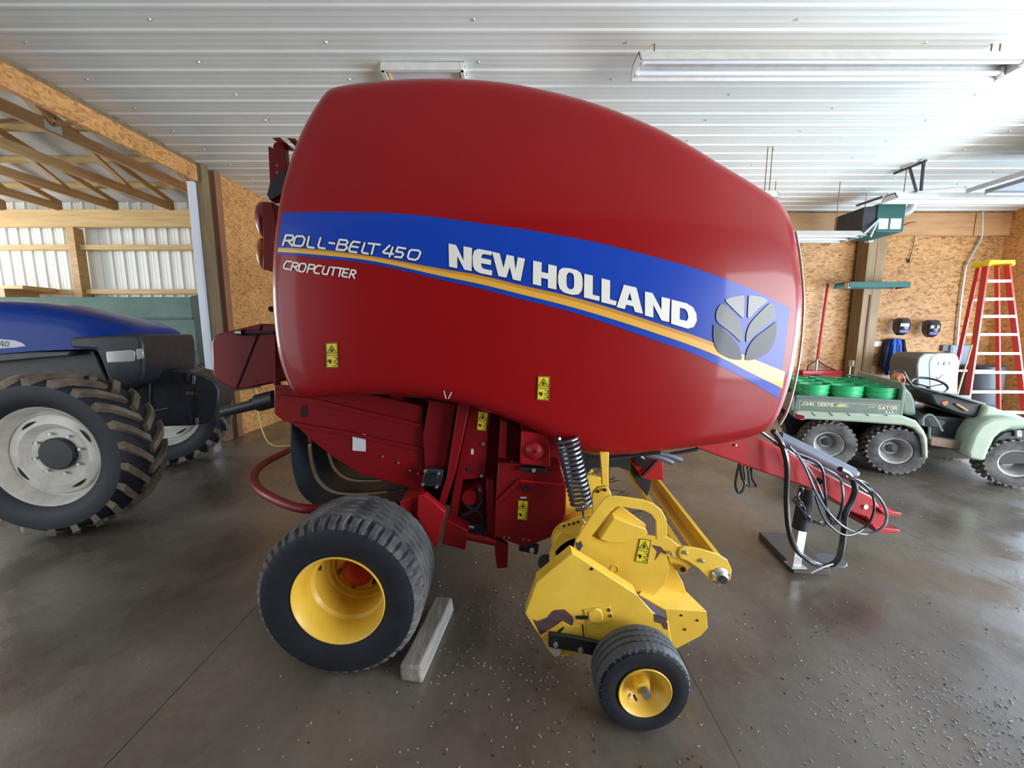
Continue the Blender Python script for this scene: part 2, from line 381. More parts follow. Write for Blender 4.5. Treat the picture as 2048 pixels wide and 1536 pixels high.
# opening to the lean-to bay: header, posts, white trim
struct('trim_3', MB().bb((XL - .04, YF, 3.70), (XL + .02, 5.62, 3.90)), osb_y)
struct('trim_4', MB().bb((XL - .06, YF, 3.90), (XL + .0, 5.62, 3.955)), treated)
struct('trim_5', MB().bb((XL - .14, 5.62, 0), (XL - .05, 5.67, 3.70)), mat('white_trim_metal', (.70, .72, .78), .4), bevel=.003)
struct('trim_6', MB().bb((XL - .12, 5.67, 0), (XL + .04, 5.80, 3.95)).bb((XL - .12, 5.80, 0), (XL + .0, 5.84, 3.95)), treated, bevel=.004)
struct('trim_7', MB().bb((XL - .12, 5.84, 0), (XL - .02, 5.90, 3.95)), mat('dark_gap_wood', (.10, .06, .035), .8))
struct('trim_8', MB().bb((XL - .10, 5.90, 0), (XL + .05, 6.02, 3.95)), treated_red, bevel=.004)
# ------------------------------------------------------------------ lean-to bay on the left
mb = MB(); x = -14.0; prof = []
while x < XL - .1:
    for dx, dy in ((0, 0), (.012, -.022), (.040, -.022), (.052, 0), (.10, 0), (.106, -.004), (.114, 0), (.165, 0), (.171, -.004), (.179, 0)): prof.append((x + dx, YB + .2 - (-dy)))
    x += .2286
n = len(prof); mb.add([(a, b, z) for z in (0, 4.2) for a, b in prof], [(i, i + 1, n + i + 1, n + i) for i in range(n - 1)])
struct('wall_bay_back', mb, siding_m, smooth=20)
struct('wall_bay_end', MB().bb((-14.2, 6.9, 0), (-14.1, YB + .3, 5.8)).bb((-14.2, YF, 3.5), (-14.1, 6.9, 5.8)), siding_m)
def roofz(y): return 4.12 + (YB + .1 - y) * .30
struct('ceiling_bay', MB().prism([(-14.2, YB + .5, roofz(YB + .5) + .10), (XL, YB + .5, roofz(YB + .5) + .10), (XL, YF, roofz(YF) + .10), (-14.2, YF, roofz(YF) + .10)], (0, 0, .06)), roof_m)
struct('wall_bay_gable', MB().prism([(XL, 0, ZC + .1), (XL, YB, ZC + .1), (XL, YF, roofz(YF) + .1), (XL, YF, ZC + .1)], (.03, 0, 0)), roof_m)
for k in range(9):                                         # purlins: one countable board each
    y = YB - .35 - k * .62
    tag(MB().bb((-14.1, y - .02, roofz(y) + .005), (XL - .03, y + .02, roofz(y) + .095)).build('roof_purlin', lumber_x), 'pale roof purlin across the bay trusses, ' + ['at the siding wall', 'second', 'third', 'fourth', 'fifth', 'sixth', 'seventh', 'eighth', 'ninth'][k] + (' from the siding wall' if k else ''), 'purlin', 'purlins under the bay roof')
names = ['nearest the doorway post', 'second from the doorway post', 'third from the doorway post', 'fourth from the doorway post', 'fifth from the doorway post', 'sixth from the doorway post', 'seventh from the doorway post', 'farthest from the doorway post']
for k in range(8):
    X = -5.45 - 1.08 * k
    t = thing('roof_truss', 'wooden roof truss over the open bay, ' + names[k], 'truss', (X, 3.6, 3.95), 'roof trusses over the open bay')
    MB().bb((X - .022, YF, 3.96), (X + .022, YB, 4.10)).build('bottom_chord', lumber_y, t)
    MB().prism([(X - .022, YB, roofz(YB) - .09), (X - .022, YF, roofz(YF) - .09), (X - .022, YF, roofz(YF)), (X - .022, YB, roofz(YB))], (.044, 0, 0)).build('top_chord', lumber_y, t)
    ys = [7.0, 5.9, 4.9, 3.3, 2.6, .9]
    for i in range(5):
        a, b = ys[i], ys[i + 1]
        p = (X, a, 4.06) if i % 2 == 0 else (X, a, roofz(a) - .05); q = (X, b, roofz(b) - .05) if i % 2 == 0 else (X, b, 4.06)
        MB().bar(p, q, .04, .085, (1, 0, 0)).build('web', lumber_y, t)
    pm = MB()
    for y in (4.9, 2.6): MB().bb((X - .027, y - .09, 3.98), (X + .027, y + .09, 4.10)).build('nail_plate', galv, t)
tag(MB().bb((-14.1, YB - .06, 3.66), (XL - .12, YB + .02, 3.98)).build('header_beam', lumber_x, bevel=.004), 'pale plate beam along top of the white siding', 'beam')
for k, X in enumerate((-5.55, -8.55, -11.5)):
    tag(MB().bb((X - .07, YB - .05, 0), (X + .08, YB + .13, 3.66)).build('wall_post', lumber, bevel=.004), ['pale upright post by the doorway against the white siding', 'pale upright post above the tractor hood, against white siding', 'pale upright post farthest left against white siding'][k], 'post', 'posts of the siding wall')
for k, z in enumerate((3.30, 2.45, 1.6)):
    for j, (xa, xb) in enumerate(((-8.47, -5.62), (-11.4, -8.62), (-14.1, -11.6), (-5.47, -4.5))):
        tag(MB().bb((xa, YB + .02, z - .045), (xb, YB + .15, z + .045)).build('wall_girt', lumber_x), ('upper ' if k == 0 else 'middle ' if k == 1 else 'low ') + 'horizontal pale girt on the white siding, ' + ['right of the middle post', 'left of the middle post', 'at the far left end', 'beside the doorway corner'][j], 'girt', 'girts of the siding wall')
# small open wooden framing shelf on that wall
t = thing('framing_shelf', 'unpainted wooden shelf frame on siding above the blue hood', 'shelf', (-9.6, YB - .5, 1.98))
z0, z1 = 2.03, 2.50
MB().bb((-10.9, YB - .55, z1 - .06), (-9.0, YB - .02, z1)).build('top_board', lumber_x, t)
MB().bb((-10.9, YB - .55, z0), (-9.0, YB - .02, z0 + .04)).build('bottom_board', lumber_x, t)
for X in (-10.85, -10.1, -9.45): MB().bb((X, YB - .55, z0 + .04), (X + .10, YB - .02, z1 - .06)).build('divider', lumber, t)

# ------------------------------------------------------------------ back wall fittings (right)
def PB(u, v, d=0): return PY(u, v, YB - d)
# timber post with conduits
t = thing('timber_post', 'tall weathered timber post on the back wall beneath the green heater', 'post', (6.9, 7.6, 0))
MB().bb((6.70, 7.50, 0), (6.86, YB - .061, 3.49)).bb((6.865, 7.50, 0), (7.03, YB - .061, 3.49)).build('post', treated, t, bevel=.004)
MB().tube([(7.055, 7.60, 0.05), (7.055, 7.60, 3.4)], .012).build('conduit', galv, t)
MB().tube([(6.83, 7.485, 0.05), (6.83, 7.485, 2.35)], .010).build('cable', mat('brown_cable', (.22, .08, .05), .5), t)
MB().bb((6.665, 7.52, .98), (6.70, 7.62, 1.10)).build('switch_box', galv, t, bevel=.004)
MB().tube([(6.67, 7.57, .02), (6.67, 7.57, .98)], .012).build('conduit', galv, t)
p = PY(1739, 478, 7.45); MB().bb(p - V((.05, .04, .06)), p + V((.04, .05, .05))).build('junction_box', galv, t, bevel=.005)
# green metal channel across the post
a, b = PY(1686, 571, 7.3), PY(1806, 571, 7.3); z = a.z
t = thing('metal_rail', 'dark green metal channel mounted level across the timber post', 'rail', ((a.x + b.x) / 2, 7.3, z - .06))
MB().prism([(a.x, 7.16, z + .05), (a.x, 7.30, z + .055), (a.x, 7.49, z + .055), (a.x, 7.49, z - .04), (a.x, 7.47, z - .04), (a.x, 7.47, z + .035), (a.x, 7.18, z + .03), (a.x, 7.18, z - .05), (a.x, 7.16, z - .05)], (b.x - a.x, 0, 0)).build('channel', teal, t, bevel=.003)
MB().prism([(b.x, 7.16, z + .05), (b.x + .07, 7.25, z), (b.x, 7.16, z - .05)], (0, .28, 0)).build('end_cap', teal, t)
MB().bb((a.x - .01, 7.17, z - .06), (a.x + .03, 7.26, z + .04)).build('end_bracket', steel, t)
# broom
t = thing('push_broom', 'red push broom hanging on the back wall left of the timber post', 'broom', PB(1636, 748, .1))
a, b = PB(1656, 566, .10), PB(1634, 722, .12)
MB().tube([a, b], .021).build('handle', red_bright, t)
MB().cyl(a + (a - b).normalized() * -.02, a + (b - a) * .08, .017).build('grip', black, t)
h0, h1 = PB(1598, 745, .06), PB(1678, 746, .06)
MB().bb((h0.x, YB - .16, h0.z - .02), (h1.x, YB - .06, h0.z + .05)).build('head', red_bright, t, bevel=.01)
MB().bb((h0.x + .01, YB - .155, h0.z - .07), (h1.x - .01, YB - .065, h0.z - .02)).build('bristles', mat('red_bristle', (.35, .02, .02), .9), t)
for s in (-1, 1): MB().tube(spline([b + V((0, 0, .02)), b + V((s * .15, .0, -.08)), V(((h0.x + h1.x) / 2 + s * .28, YB - .11, h0.z + .05))], 5), .013, 6).build('brace', char_m, t)
MB().cyl(b + V((0, 0, .03)), b + V((0, 0, -.2)), .02).build('socket', steel, t)
# outlet
p = PB(1754, 688); tag(MB().bb((p.x - .08, YB - .02, p.z - .05), (p.x + .08, YB, p.z + .05)).build('outlet_plate', white_p, bevel=.006), 'small white outlet plate on the wall right of the post', 'outlet')
# ladder -------------------------------------------------------------
LY = 6.75
def PL(u, v, Y=LY): return PY(u, v, Y)
t = thing('step_ladder', 'tall red fibreglass step ladder with yellow cap against the back wall', 'ladder', PZ(1990, 850).xyz * 1)
t.location = (8.15, 7.0, 0); ORG[t.name] = V(t.location)
tl, tr = PL(1972, 530), PL(2014, 530)
def rail_at(s, z):      # s -1/1 front rails fan out toward the floor
    f = (tl.z - z) / tl.z
    bl_ = PZ(1927 if s < 0 else 2053, 850); x = (tl.x if s < 0 else tr.x) * (1 - f) + bl_.x * (LY - .12) / bl_.y * f
    return V((x, LY - .12 * f, z))
for s in (-1, 1): MB().bar(rail_at(s, 0.02), rail_at(s, tl.z), .035, .085, (0, 1, 0)).build('front_rail', ladder_red, t, bevel=.004)
for s in (-1, 1):
    a = rail_at(s, 0.02) + V((.02 - .05 * s, .36, 0)); b = rail_at(s, tl.z) + V((-.02 * s, .12, 0)); a.y = min(a.y, YB - .08)
    MB().bar(a, b, .03, .06, (0, 1, 0)).build('rear_rail', ladder_red, t, bevel=.004)
for k, v in enumerate((562.5, 598.5, 633, 669, 706.5, 743.7, 782, 822)):
    z = PL(1990, v).z; a, b = rail_at(-1, z), rail_at(1, z)
    MB().bb(a + V((.01, -.045, -.022)), b + V((-.01, .045, .022))).build('step', alu, t, bevel=.003)
    if k in (1, 3, 5, 7):
        a2 = a + V((-.0, .16 + .03 * k, 0)); b2 = b + V((-.03, .16 + .03 * k, 0)); a2.y = b2.y = min(a2.y, YB - .1)
        MB().bb(a2 + V((.03, -.01, -.015)), b2 + V((0, .01, .015))).build('rear_brace', alu, t)
MB().prism([tl + V((-.05, -.08, .0)), tl + V((-.03, -.08, .07)), tr + V((.03, -.08, .07)), tr + V((.05, -.08, .0)), tr + V((.01, -.08, -.03)), tr + V((-.02, -.08, .02)), tl + V((.02, -.08, .02)), tl + V((-.01, -.08, -.03))], (0, .26, 0)).build('top_cap', ladder_yel, t, bevel=.006)
# helmets
for k, (u, v) in enumerate(((1802, 653), (1861, 657))):
    p = PB(u, v, .17)
    t = thing('welding_helmet', ['black welding helmet hung on the wall above the blue jacket', 'black welding helmet hung on the wall right of the jacket'][k], 'helmet', p - V((0, 0, .17)), 'welding helmets on the back wall')
    mb = MB()
    prof = [(-.13, .12, .15), (-.16, .04, .17), (-.13, -.10, .10), (-.06, -.17, .0)]
    def ring(z, wx, dy, dz=0): return [p + V((wx * math.cos(a) * (1 if math.cos(a) > 0 else .95), -dy * math.sin(a), z)) for a in [i * PI / 8 for i in range(9)]]
    R = [ring(.17, .07, .05), ring(.15, .11, .10), ring(.06, .135, .16), ring(-.05, .13, .165), ring(-.14, .09, .13), ring(-.17, .05, .09)]
    vs = [q for r in R for q in r]; fs = [(i * 9 + j, i * 9 + j + 1, i * 9 + j + 10, i * 9 + j + 9) for i in range(5) for j in range(8)]
    rot = Matrix.Rotation(math.radians(-28), 3, 'Z')
    mb.add([p + rot @ (q - p) for q in vs], fs + [tuple(range(9)), tuple(45 + j for j in range(9))]); mb.build('shell', helmet_m, t)
    lens = MB().bb((-.065, -.178, -.005), (.065, -.15, .06)); lens.v = [p + rot @ q for q in lens.v]; lens.build('lens_window', mat('dark_lens', (.03, .04, .035), .08, 0, .6), t, bevel=.004)
    chin = MB().bb((-.07, -.165, -.13), (.07, -.12, -.06)); chin.v = [p + rot @ q for q in chin.v]; chin.build('chin_guard', purple_m, t, bevel=.015)
    MB().tube([p + V((0, .11, .12)), V((p.x, YB, p.z + .15))], .010, 6).build('wall_hook', steel, t)
    MB().tube([p + V((-.10, .03, .08)), p + V((-.06, .10, .12)), p + V((.06, .10, .12)), p + V((.10, .03, .08))], .012, 6).build('headband', black, t)
# jacket: a draped, folded sheet with sleeves
t = thing('work_jacket', 'blue and black work jacket hanging below the left welding helmet', 'jacket', PB(1785, 745, .1))
def drape(cols, rows, d, amp, seed):
    mb = MB(); random.seed(seed); n = len(cols); P = []
    for r, (v, l, rr) in enumerate(rows):
        for i in range(25):
            s = i / 24; u = l + (rr - l) * s; q = PB(u, v, d + amp * (math.sin(s * 15 + seed) * .5 + math.sin(s * 31 + r) * .2) * (.3 + r / len(rows)) + .05 * math.sin(PI * s)); P.append(q)
    R = len(rows); F = [(r * 25 + i, r * 25 + i + 1, r * 25 + i + 26, r * 25 + i + 25) for r in range(R - 1) for i in range(24)]
    mb.add(P, F); return mb
o = drape([0], [(677, 1782, 1804), (682, 1779, 1806), (690, 1776, 1809), (710, 1774, 1808), (728, 1772, 1803), (742, 1770, 1796), (750, 1772, 1786)], .10, .07, 3).build('jacket_body', denim, t)
md = o.modifiers.new('s', 'SOLIDIFY'); md.thickness = .02
o = drape([0], [(678, 1774, 1784), (690, 1768, 1780), (715, 1762, 1775), (733, 1757, 1772)], .07, .05, 5).build('sleeve', cloth_k, t); md = o.modifiers.new('s', 'SOLIDIFY'); md.thickness = .03
o = drape([0], [(679, 1804, 1809), (700, 1806, 1812), (722, 1805, 1813), (732, 1805, 1810)], .07, .04, 8).build('sleeve', cloth_k, t); md = o.modifiers.new('s', 'SOLIDIFY'); md.thickness = .03
# conduit from ceiling to breaker panel
a = [PB(1965, 424, .05), PB(1964, 470, .05), PB(1957, 487, .05), PB(1935, 527, .05), PB(1930, 545, .05), PB(1921, 610, .05), PB(1914, 690, .05)]
t = thing('wall_conduit', 'thin silver conduit bending down the wall beside the ladder', 'conduit', a[-1])
MB().tube(spline(a, 4), .017).build('pipe', galv, t)
for i in (3, 5): MB().box(a[i], (.07, .03, .03)).build('clamp', steel, t)
p0, p1 = PB(1892, 690, 0), PB(1937, 738, 0)
t = thing('breaker_panel', 'flat grey electrical panel on the wall behind the ladder', 'panel', ((p0.x + p1.x) / 2, YB - .06, p1.z))
MB().bb((p0.x, YB - .10, p1.z), (p1.x, YB, p0.z)).build('box', mat('panel_grey', (.22, .28, .33), .45), t, bevel=.005)
MB().bb((p0.x + .02, YB - .11, p1.z + .02), (p1.x - .02, YB - .10, p0.z - .02)).build('door', mat('panel_grey_door', (.26, .32, .38), .4), t, bevel=.004)
MB().bb((p0.x - .12, YB - .06, p0.z - .12), (p0.x - .01, YB, p0.z)).build('side_box', mat('panel_dark', (.10, .11, .12), .5), t, bevel=.004)
# hanging plug cord below the heater
t = thing('coiled_wire', 'thin dark wire looped off the heater and hanging down the wall', 'wire', PB(1820, 522, .03))
MB().tube(spline([PB(1806, 451, .08), PB(1826, 444, .06), PB(1836, 448, .05), PB(1826, 455, .05), PB(1810, 452, .05)], 6), .007, 6).build('loop', black, t)
MB().tube(spline([PB(1826, 455, .05), PB(1829, 475, .03), PB(1823, 505, .03), PB(1818, 520, .03)], 6), .006, 6).cyl(PB(1818, 518, .03), PB(1817, 525, .03), .018).build('cord', black, t)
# dark slit strip at far right of the wall
t = tag(MB().bb((PB(2012, 480).x, YB - .03, .3), (PB(2018, 480).x, YB - .001, 3.48)).build('dark_wall_strip', mat('dark_strip', (.03, .03, .035), .5)), 'dark vertical strip on the wall behind the ladder', 'cover')

# heater ---------------------------------------------------------------
HY = 6.5
c0, c1 = PY(1757, 410, HY), PY(1806, 464, HY)
t = thing('unit_heater', 'green hanging shop heater with two white labels near the ceiling', 'heater', ((c0.x + c1.x) / 2 - .1, HY + .2, c1.z))
MB().bb((c0.x, HY, c1.z), (c1.x, HY + .6, c0.z + .02)).build('cabinet', teal, t, bevel=.008)
MB().prism([(c0.x, HY + .02, c0.z), (c0.x, HY + .58, c0.z), (c0.x, HY + .58, c1.z), (c0.x, HY + .02, c1.z)], (-.17, .05, -.01)).build('louver_hood', char_m, t, bevel=.01)
for (u0, u1) in ((1759, 1775), (1782, 1801)):
    a, b = PY(u0, 437, HY - .003), PY(u1, 458, HY - .003)
    MB().bb((a.x, HY - .003, b.z), (b.x, HY, a.z)).build('label_plate', white_p, t)
for X in (c0.x + .05, c1.x - .05): MB().tube([(X, HY + .3, c0.z), (X, HY + .3, ZC)], .008, 6).build('hanger_rod', steel, t)
mb = MB(); pts = spline([(c1.x, HY + .25, c0.z - .06), (c1.x + .18, HY + .25, c0.z - .07), (c1.x + .32, HY + .25, c0.z + .02), (c1.x + .40, HY + .25, ZC - .02)], 12)
for i, p in enumerate(pts): pass
mb.tube(pts, .055, 14); mb2 = MB()
for i in range(1, len(pts) - 1, 1):
    d = (pts[i + 1] - pts[i - 1]).normalized(); mb2.lathe([(.055, -.008), (.062, 0), (.055, .008)], pts[i], d, 14)
mb.v += mb2.v if False else []
mb.add(mb2.v, mb2.f); mb.build('flue_duct', alu, t)
a = PY(1760, 437, HY - .02); MB().bar(a, PY(1722, 474, HY - .1), .012, .03).bar(a + V((-.02, 0, -.02)), PY(1741, 474, HY - .1), .012, .03).build('support_arm', galv, t)

# ------------------------------------------------------------------ hanging light fixtures
def fixture(name, label, x0, x1, y, z, wd, drop, hooks, tubes=True, flare=.05):
    t = thing(name, label, 'light', ((x0 + x1) / 2, y, z), 'hanging fluorescent lights')
    # white housing: sloped reflector, open below
    sec = [(y - wd / 2 - flare, z), (y - wd / 2, z + drop), (y + wd / 2, z + drop), (y + wd / 2 + flare, z), (y + wd / 2 + flare - .006, z), (y + wd / 2 - .01, z + drop - .012), (y - wd / 2 + .01, z + drop - .012), (y - wd / 2 - flare + .006, z)]
    MB().prism([(x0, a, b) for a, b in sec], (x1 - x0, 0, 0)).build('reflector', white_p, t)
    for X in (x0, x1 - .012): MB().prism([(X, y - wd / 2 - flare, z), (X, y - wd / 2, z + drop), (X, y + wd / 2, z + drop), (X, y + wd / 2 + flare, z)], (.012, 0, 0)).build('end_plate', white_p, t)
    if tubes:
        for s in (-1, 1):
            MB().cyl((x0 + .05, y + s * wd * .42, z + .025), (x1 - .05, y + s * wd * .42, z + .025), .019, 12).build('tube', tube_m, t)
            for X in (x0 + .02, x1 - .05): MB().bb((X, y + s * wd * .42 - .02, z - .002), (X + .03, y + s * wd * .42 + .02, z + .07)).build('lamp_holder', white_p, t, bevel=.004)
    for X in hooks: MB().tube([(X, y, z + drop), (X, y, ZC)], .006, 6).build('hanger_hook', mat('rusty_wire', (.20, .11, .06), .7), t)
    return t
a, b = PZ(1272, 128, 3.80), PZ(2014, 140, 3.80)
fixture('ceiling_light', 'long rusty white fluorescent light hanging nearest, right of the baler top', a.x, b.x, (a.y + b.y) / 2 - .02, 3.76, .17, .09, (a.x + .15, b.x - .22, b.x - .15))
a = PY(1778, 402, 5.9); fixture('ceiling_light', 'bright white fluorescent light at the right edge, before the heater flue', a.x, a.x + 2.5, 5.9, a.z, .16, .09, (a.x + .2, a.x + 2.0))
a, b = PY(1560, 472, 6.1), PY(1730, 472, 6.1); fixture('ceiling_light', 'white hanging light left of the green heater, behind the baler nose', a.x - .9, b.x, 6.3, b.z, .22, .10, (a.x, b.x - .3), flare=.13)
a, b = PY(1440, 392, 5.2), PY(1547, 392, 5.2); fixture('ceiling_light', 'white fluorescent light whose tip shows above the baler slope', a.x - 1.2, b.x, 5.2, a.z - .05, .14, .09, (b.x - .12, b.x - .06))
# attic hatch
a, b = PZ(762, 127, ZC), PZ(926, 119, ZC); y0 = (a.y + b.y) / 2
t = thing('attic_hatch', 'white framed attic hatch in the ceiling above the baler', 'hatch', ((a.x + b.x) / 2, y0 + .4, ZC - .05))
mb = MB(); x0, x1, y1, z = a.x, b.x, y0 + .8, ZC - .07
for q in (((x0, y0, z), (x1, y0 + .03, ZC)), ((x0, y1, z), (x1, y1 + .03, ZC)), ((x0, y0, z), (x0 + .03, y1, ZC)), ((x1 - .03, y0, z), (x1, y1, ZC))): mb.bb(*q)
mb.build('outer_frame', white_p, t, bevel=.003)
mb = MB()
for q in (((x0 + .03, y0 + .03, z + .01), (x1 - .03, y0 + .05, ZC)), ((x0 + .03, y0 + .03, z + .01), (x0 + .05, y1, ZC)), ((x1 - .05, y0 + .03, z + .01), (x1 - .03, y1, ZC))): mb.bb(*q)
mb.build('inner_stop', lumber_x, t)
MB().bb((x0 + .05, y0 + .05, ZC - .035), (x1 - .05, y1, ZC - .02)).build('panel', mat('hatch_white', (.72, .72, .76), .25, 0, .3), t)

# ------------------------------------------------------------------ overhead door, tracks, hanger
t = thing('overhead_door', 'open overhead door lying on steel tracks below the right ceiling', 'door', (7.6, 2.5, 3.42))
tz = 3.58
e = PZ(1932, 378, tz)
X0 = e.x
MB().prism([(X0, e.y, tz), (X0 + .07, e.y, tz), (X0 + .07, e.y, tz - .004), (X0 + .004, e.y, tz - .004), (X0 + .004, e.y, tz - .06), (X0, e.y, tz - .06)], (0, -6.5, 0)).build('track_angle', galv, t)
for k in range(6):
    y1 = e.y - .12 - k * .95
    MB().bb((X0 + .12, y1 - .94, tz - .10), (XR - .25, y1, tz - .05)).build('door_panel', mat('door_grey', (.30, .32, .34), .5), t, bevel=.004)
MB().tube([(X0 + .05, e.y - .2, tz - .13), (XR - .3, e.y - .2, tz - .13)], .016, 8).build('roller_rod', steel, t)
# perforated angle hanger: top rail, two legs, cross rod
t = thing('track_hanger', 'perforated steel hanger bolted to the ceiling by the door track', 'hanger', PY(1835, 386, 5.6))
a, b = PZ(1788, 347, ZC - .03), PZ(1853, 321, ZC - .03)
apex = PY(1833, 384, (a.y + b.y) / 2)
def perf(p, q): return MB().bar(p, q, .035, .012).bar(p, q, .012, .035)
perf(a, b).build('top_angle', mat('perforated_steel', (.14, .13, .15), .45, .6), t)
m1 = a.lerp(b, .50)
perf(m1, apex).build('leg', MT['perforated_steel'], t); perf(b.lerp(a, .08), apex + V((.06, 0, .02))).build('leg', MT['perforated_steel'], t)
MB().tube([apex, V((X0, e.y, apex.z))], .014, 8).build('cross_rod', steel, t)
a, b = PY(1714, 411, 6.6), PY(1764, 394, 6.0)
tag(perf(a, b).build('angle_bracket', MT['perforated_steel']), 'dark steel angle under the ceiling left of the heater', 'bracket')
# floor drain and extension cord
p = PZ(1662, 1120)
t = thing('floor_drain', 'round grey drain cover in the floor beside the jack plank', 'drain', p)
MB().lathe([(.0001, .004), (.085, .004), (.09, 0)], p, (0, 0, 1), 24).build('cover', mat('drain_grey', (.16, .17, .19), .5, .4), t)
t = thing('extension_cord', 'thin yellow extension cord hanging and trailing on the floor behind the baler', 'cord', PZ(560, 892))
MB().tube(spline([PY(508, 770, 5.55), PY(517, 795, 5.55), PY(515, 820, 5.55), PY(522, 852, 5.5), PY(533, 880, 5.4), PZ(548, 891, .01), PZ(570, 892, .01), PZ(640, 888, .01), PZ(720, 875, .01)], 6), .008, 6).build('cord', cord_y, t)
# ================================================================== ROUND BALER
YC = 2.62
baler = thing('round_baler', 'red round hay baler with blue striped side shield, yellow wheel and pickup', 'baler', (0, YC, 0))
# ------------------------------------------------------------------ side shield
OUTL = [(640,180),(656,166),(690,160),(740,156),(800,154),(870,155),(950,160),(1030,171),(1110,189),(1190,212),(1280,247),(1358,284),(1437,330),(1516,374),(1560,402),(1582,438),(1595,500),(1603,570),(1604,630),(1597,700),(1585,765),(1567,825),(1546,858),(1510,876),(1440,889),(1350,898),(1260,905),(1200,907),(1165,902),(1130,888),(1090,868),(1050,848),(1000,828),(950,811),(900,800),(850,792),(790,788),(720,788),(650,795),(605,797),(585,786),(570,758),(557,715),(549,660),(545,600),(545,540),(549,470),(558,395),(575,320),(598,255),(622,208)]
YE = 1.98
def bulge(x, z): return 1.83 + .085 * ((x - .1) / 1.25) ** 2 + .07 * ((z - 1.75) / .95) ** 2
RND = .085
o2 = [PY(u, v, YE) for u, v in OUTL]
pts = spline(o2, 4, True); XZ = [(p.x, p.z) for p in pts]
def resample(P, n):
    P = P + [P[0]]; L = [0]
    for i in range(1, len(P)): L.append(L[-1] + math.dist(P[i], P[i - 1]))
    out = []; j = 0
    for k in range(n):
        d = L[-1] * k / n
        while L[j + 1] < d: j += 1
        t = (d - L[j]) / (L[j + 1] - L[j]); out.append((P[j][0] + (P[j + 1][0] - P[j][0]) * t, P[j][1] + (P[j + 1][1] - P[j][1]) * t))
    return out
XZ = resample(XZ, 260)
cen = (sum(p[0] for p in XZ) / 260, sum(p[1] for p in XZ) / 260)
def inset(P, d):
    n = len(P); out = []
    area2 = sum(P[i][0] * P[(i + 1) % n][1] - P[(i + 1) % n][0] * P[i][1] for i in range(n)); sg = 1 if area2 > 0 else -1
    for i in range(n):
        a, b = P[i - 3], P[(i + 3) % n]; tx, tz = b[0] - a[0], b[1] - a[1]; l = math.hypot(tx, tz)
        out.append((P[i][0] - tz / l * d * sg, P[i][1] + tx / l * d * sg))
    return out
def shield(mirror=False):
    rings = [[(x, bulge(x, z) + RND + .10, z) for x, z in XZ], [(x, bulge(x, z) + RND + .03, z) for x, z in XZ]]
    for k in range(0, 9):
        th = k / 8 * PI / 2; d = RND * (1 - math.cos(th)); ya = RND * (1 - math.sin(th))
        rings.append([(x, bulge(x, z) + ya, z) for x, z in inset(XZ, d)])
    base = inset(XZ, RND)
    for k in range(1, 16):
        f = 1 - k / 16; rings.append([(cen[0] + (x - cen[0]) * f, bulge(cen[0] + (x - cen[0]) * f, cen[1] + (z - cen[1]) * f), cen[1] + (z - cen[1]) * f) for x, z in base])
    P = [p for r in rings for p in r]; n = 260; F = []
    for r in range(len(rings) - 1):
        for i in range(n): F.append((r * n + i, r * n + (i + 1) % n, (r + 1) * n + (i + 1) % n, (r + 1) * n + i))
    P.append((cen[0], bulge(*cen), cen[1])); c = len(P) - 1; r = len(rings) - 1
    F += [(r * n + i, r * n + (i + 1) % n, c) for i in range(n)]
    if mirror: P = [(x, 2 * YC - y, z) for x, y, z in P]
    return MB().add(P, F)
side = shield().build('side_shield', red, baler, smooth=60)
shield(True).build('side_shield', red, baler, smooth=60)['label'] = 'far red side shield'
def S(u, v, off=0.0):        # the point of the near shield seen at a pixel
    Y = 1.85
    for _ in range(7): p = PY(u, v, Y); Y = bulge(p.x, p.z)
    return PY(u, v, Y - .0018 - off)
def strip(mb, top, bot, n=48, rows=8, off=0, t0=0, t1=1):
    T = resample_line(top, n); B = resample_line(bot, n)
    G = [[S(T[i][0] + (B[i][0] - T[i][0]) * (t0 + (t1 - t0) * j / rows), T[i][1] + (B[i][1] - T[i][1]) * (t0 + (t1 - t0) * j / rows), off) for j in range(rows + 1)] for i in range(n + 1)]
    P = [p for g in G for p in g]; k = rows + 1
    mb.add(P, [(i * k + j, i * k + j + 1, (i + 1) * k + j + 1, (i + 1) * k + j) for i in range(n) for j in range(rows)])
def resample_line(P, n):
    P = [(p.x, p.y) for p in spline([V((a, b, 0)) for a, b in P], 6)]; x0, x1 = P[0][0], P[-1][0]; out = []; j = 0
    for k in range(n + 1):
        x = x0 + (x1 - x0) * k / n
        while j < len(P) - 2 and P[j + 1][0] < x: j += 1
        t = (x - P[j][0]) / (P[j + 1][0] - P[j][0]); out.append((x, P[j][1] + (P[j + 1][1] - P[j][1]) * t))
    return out
BT = [(564,425),(670,423.5),(800,427),(900,438),(1000,452),(1064,461),(1194,485),(1328,519),(1404,541),(1500,577),(1580,616)]
GT = [(556,495),(640,499),(748,513),(880,537),(960,550.5),(1040,570),(1143,593.5),(1240,622),(1340,655),(1380,668),(1440,690),(1490,711),(1570,743.5)]
GB = [(555,503.5),(640,510),(748,522.5),(880,551.5),(960,568),(1040,588),(1143,614),(1240,643),(1340,676),(1380,690),(1440,714),(1490,740),(1565,777)]
BB_ = [(554,508),(640,516),(748,529),(880,559),(960,577),(1040,598),(1143,624),(1240,656),(1340,691),(1380,705),(1440,732),(1490,757),(1558,798)]
mb = MB(); strip(mb, BT, BB_, rows=14); o = mb.build('stripe_decal', blue_decal, side, smooth=60); o['label'] = 'wide blue stripe sweeping across the shield'
mb = MB(); mb.mi = 1; strip(mb, GT, GB, rows=2, off=.0012, t0=0, t1=.36); mb.mi = 0; strip(mb, GT, GB, rows=3, off=.0012, t0=.36, t1=1)
mb.build('stripe_decal', [gold_decal, gold_deep], side, smooth=60)['label'] = 'narrow gold line inside the blue stripe'
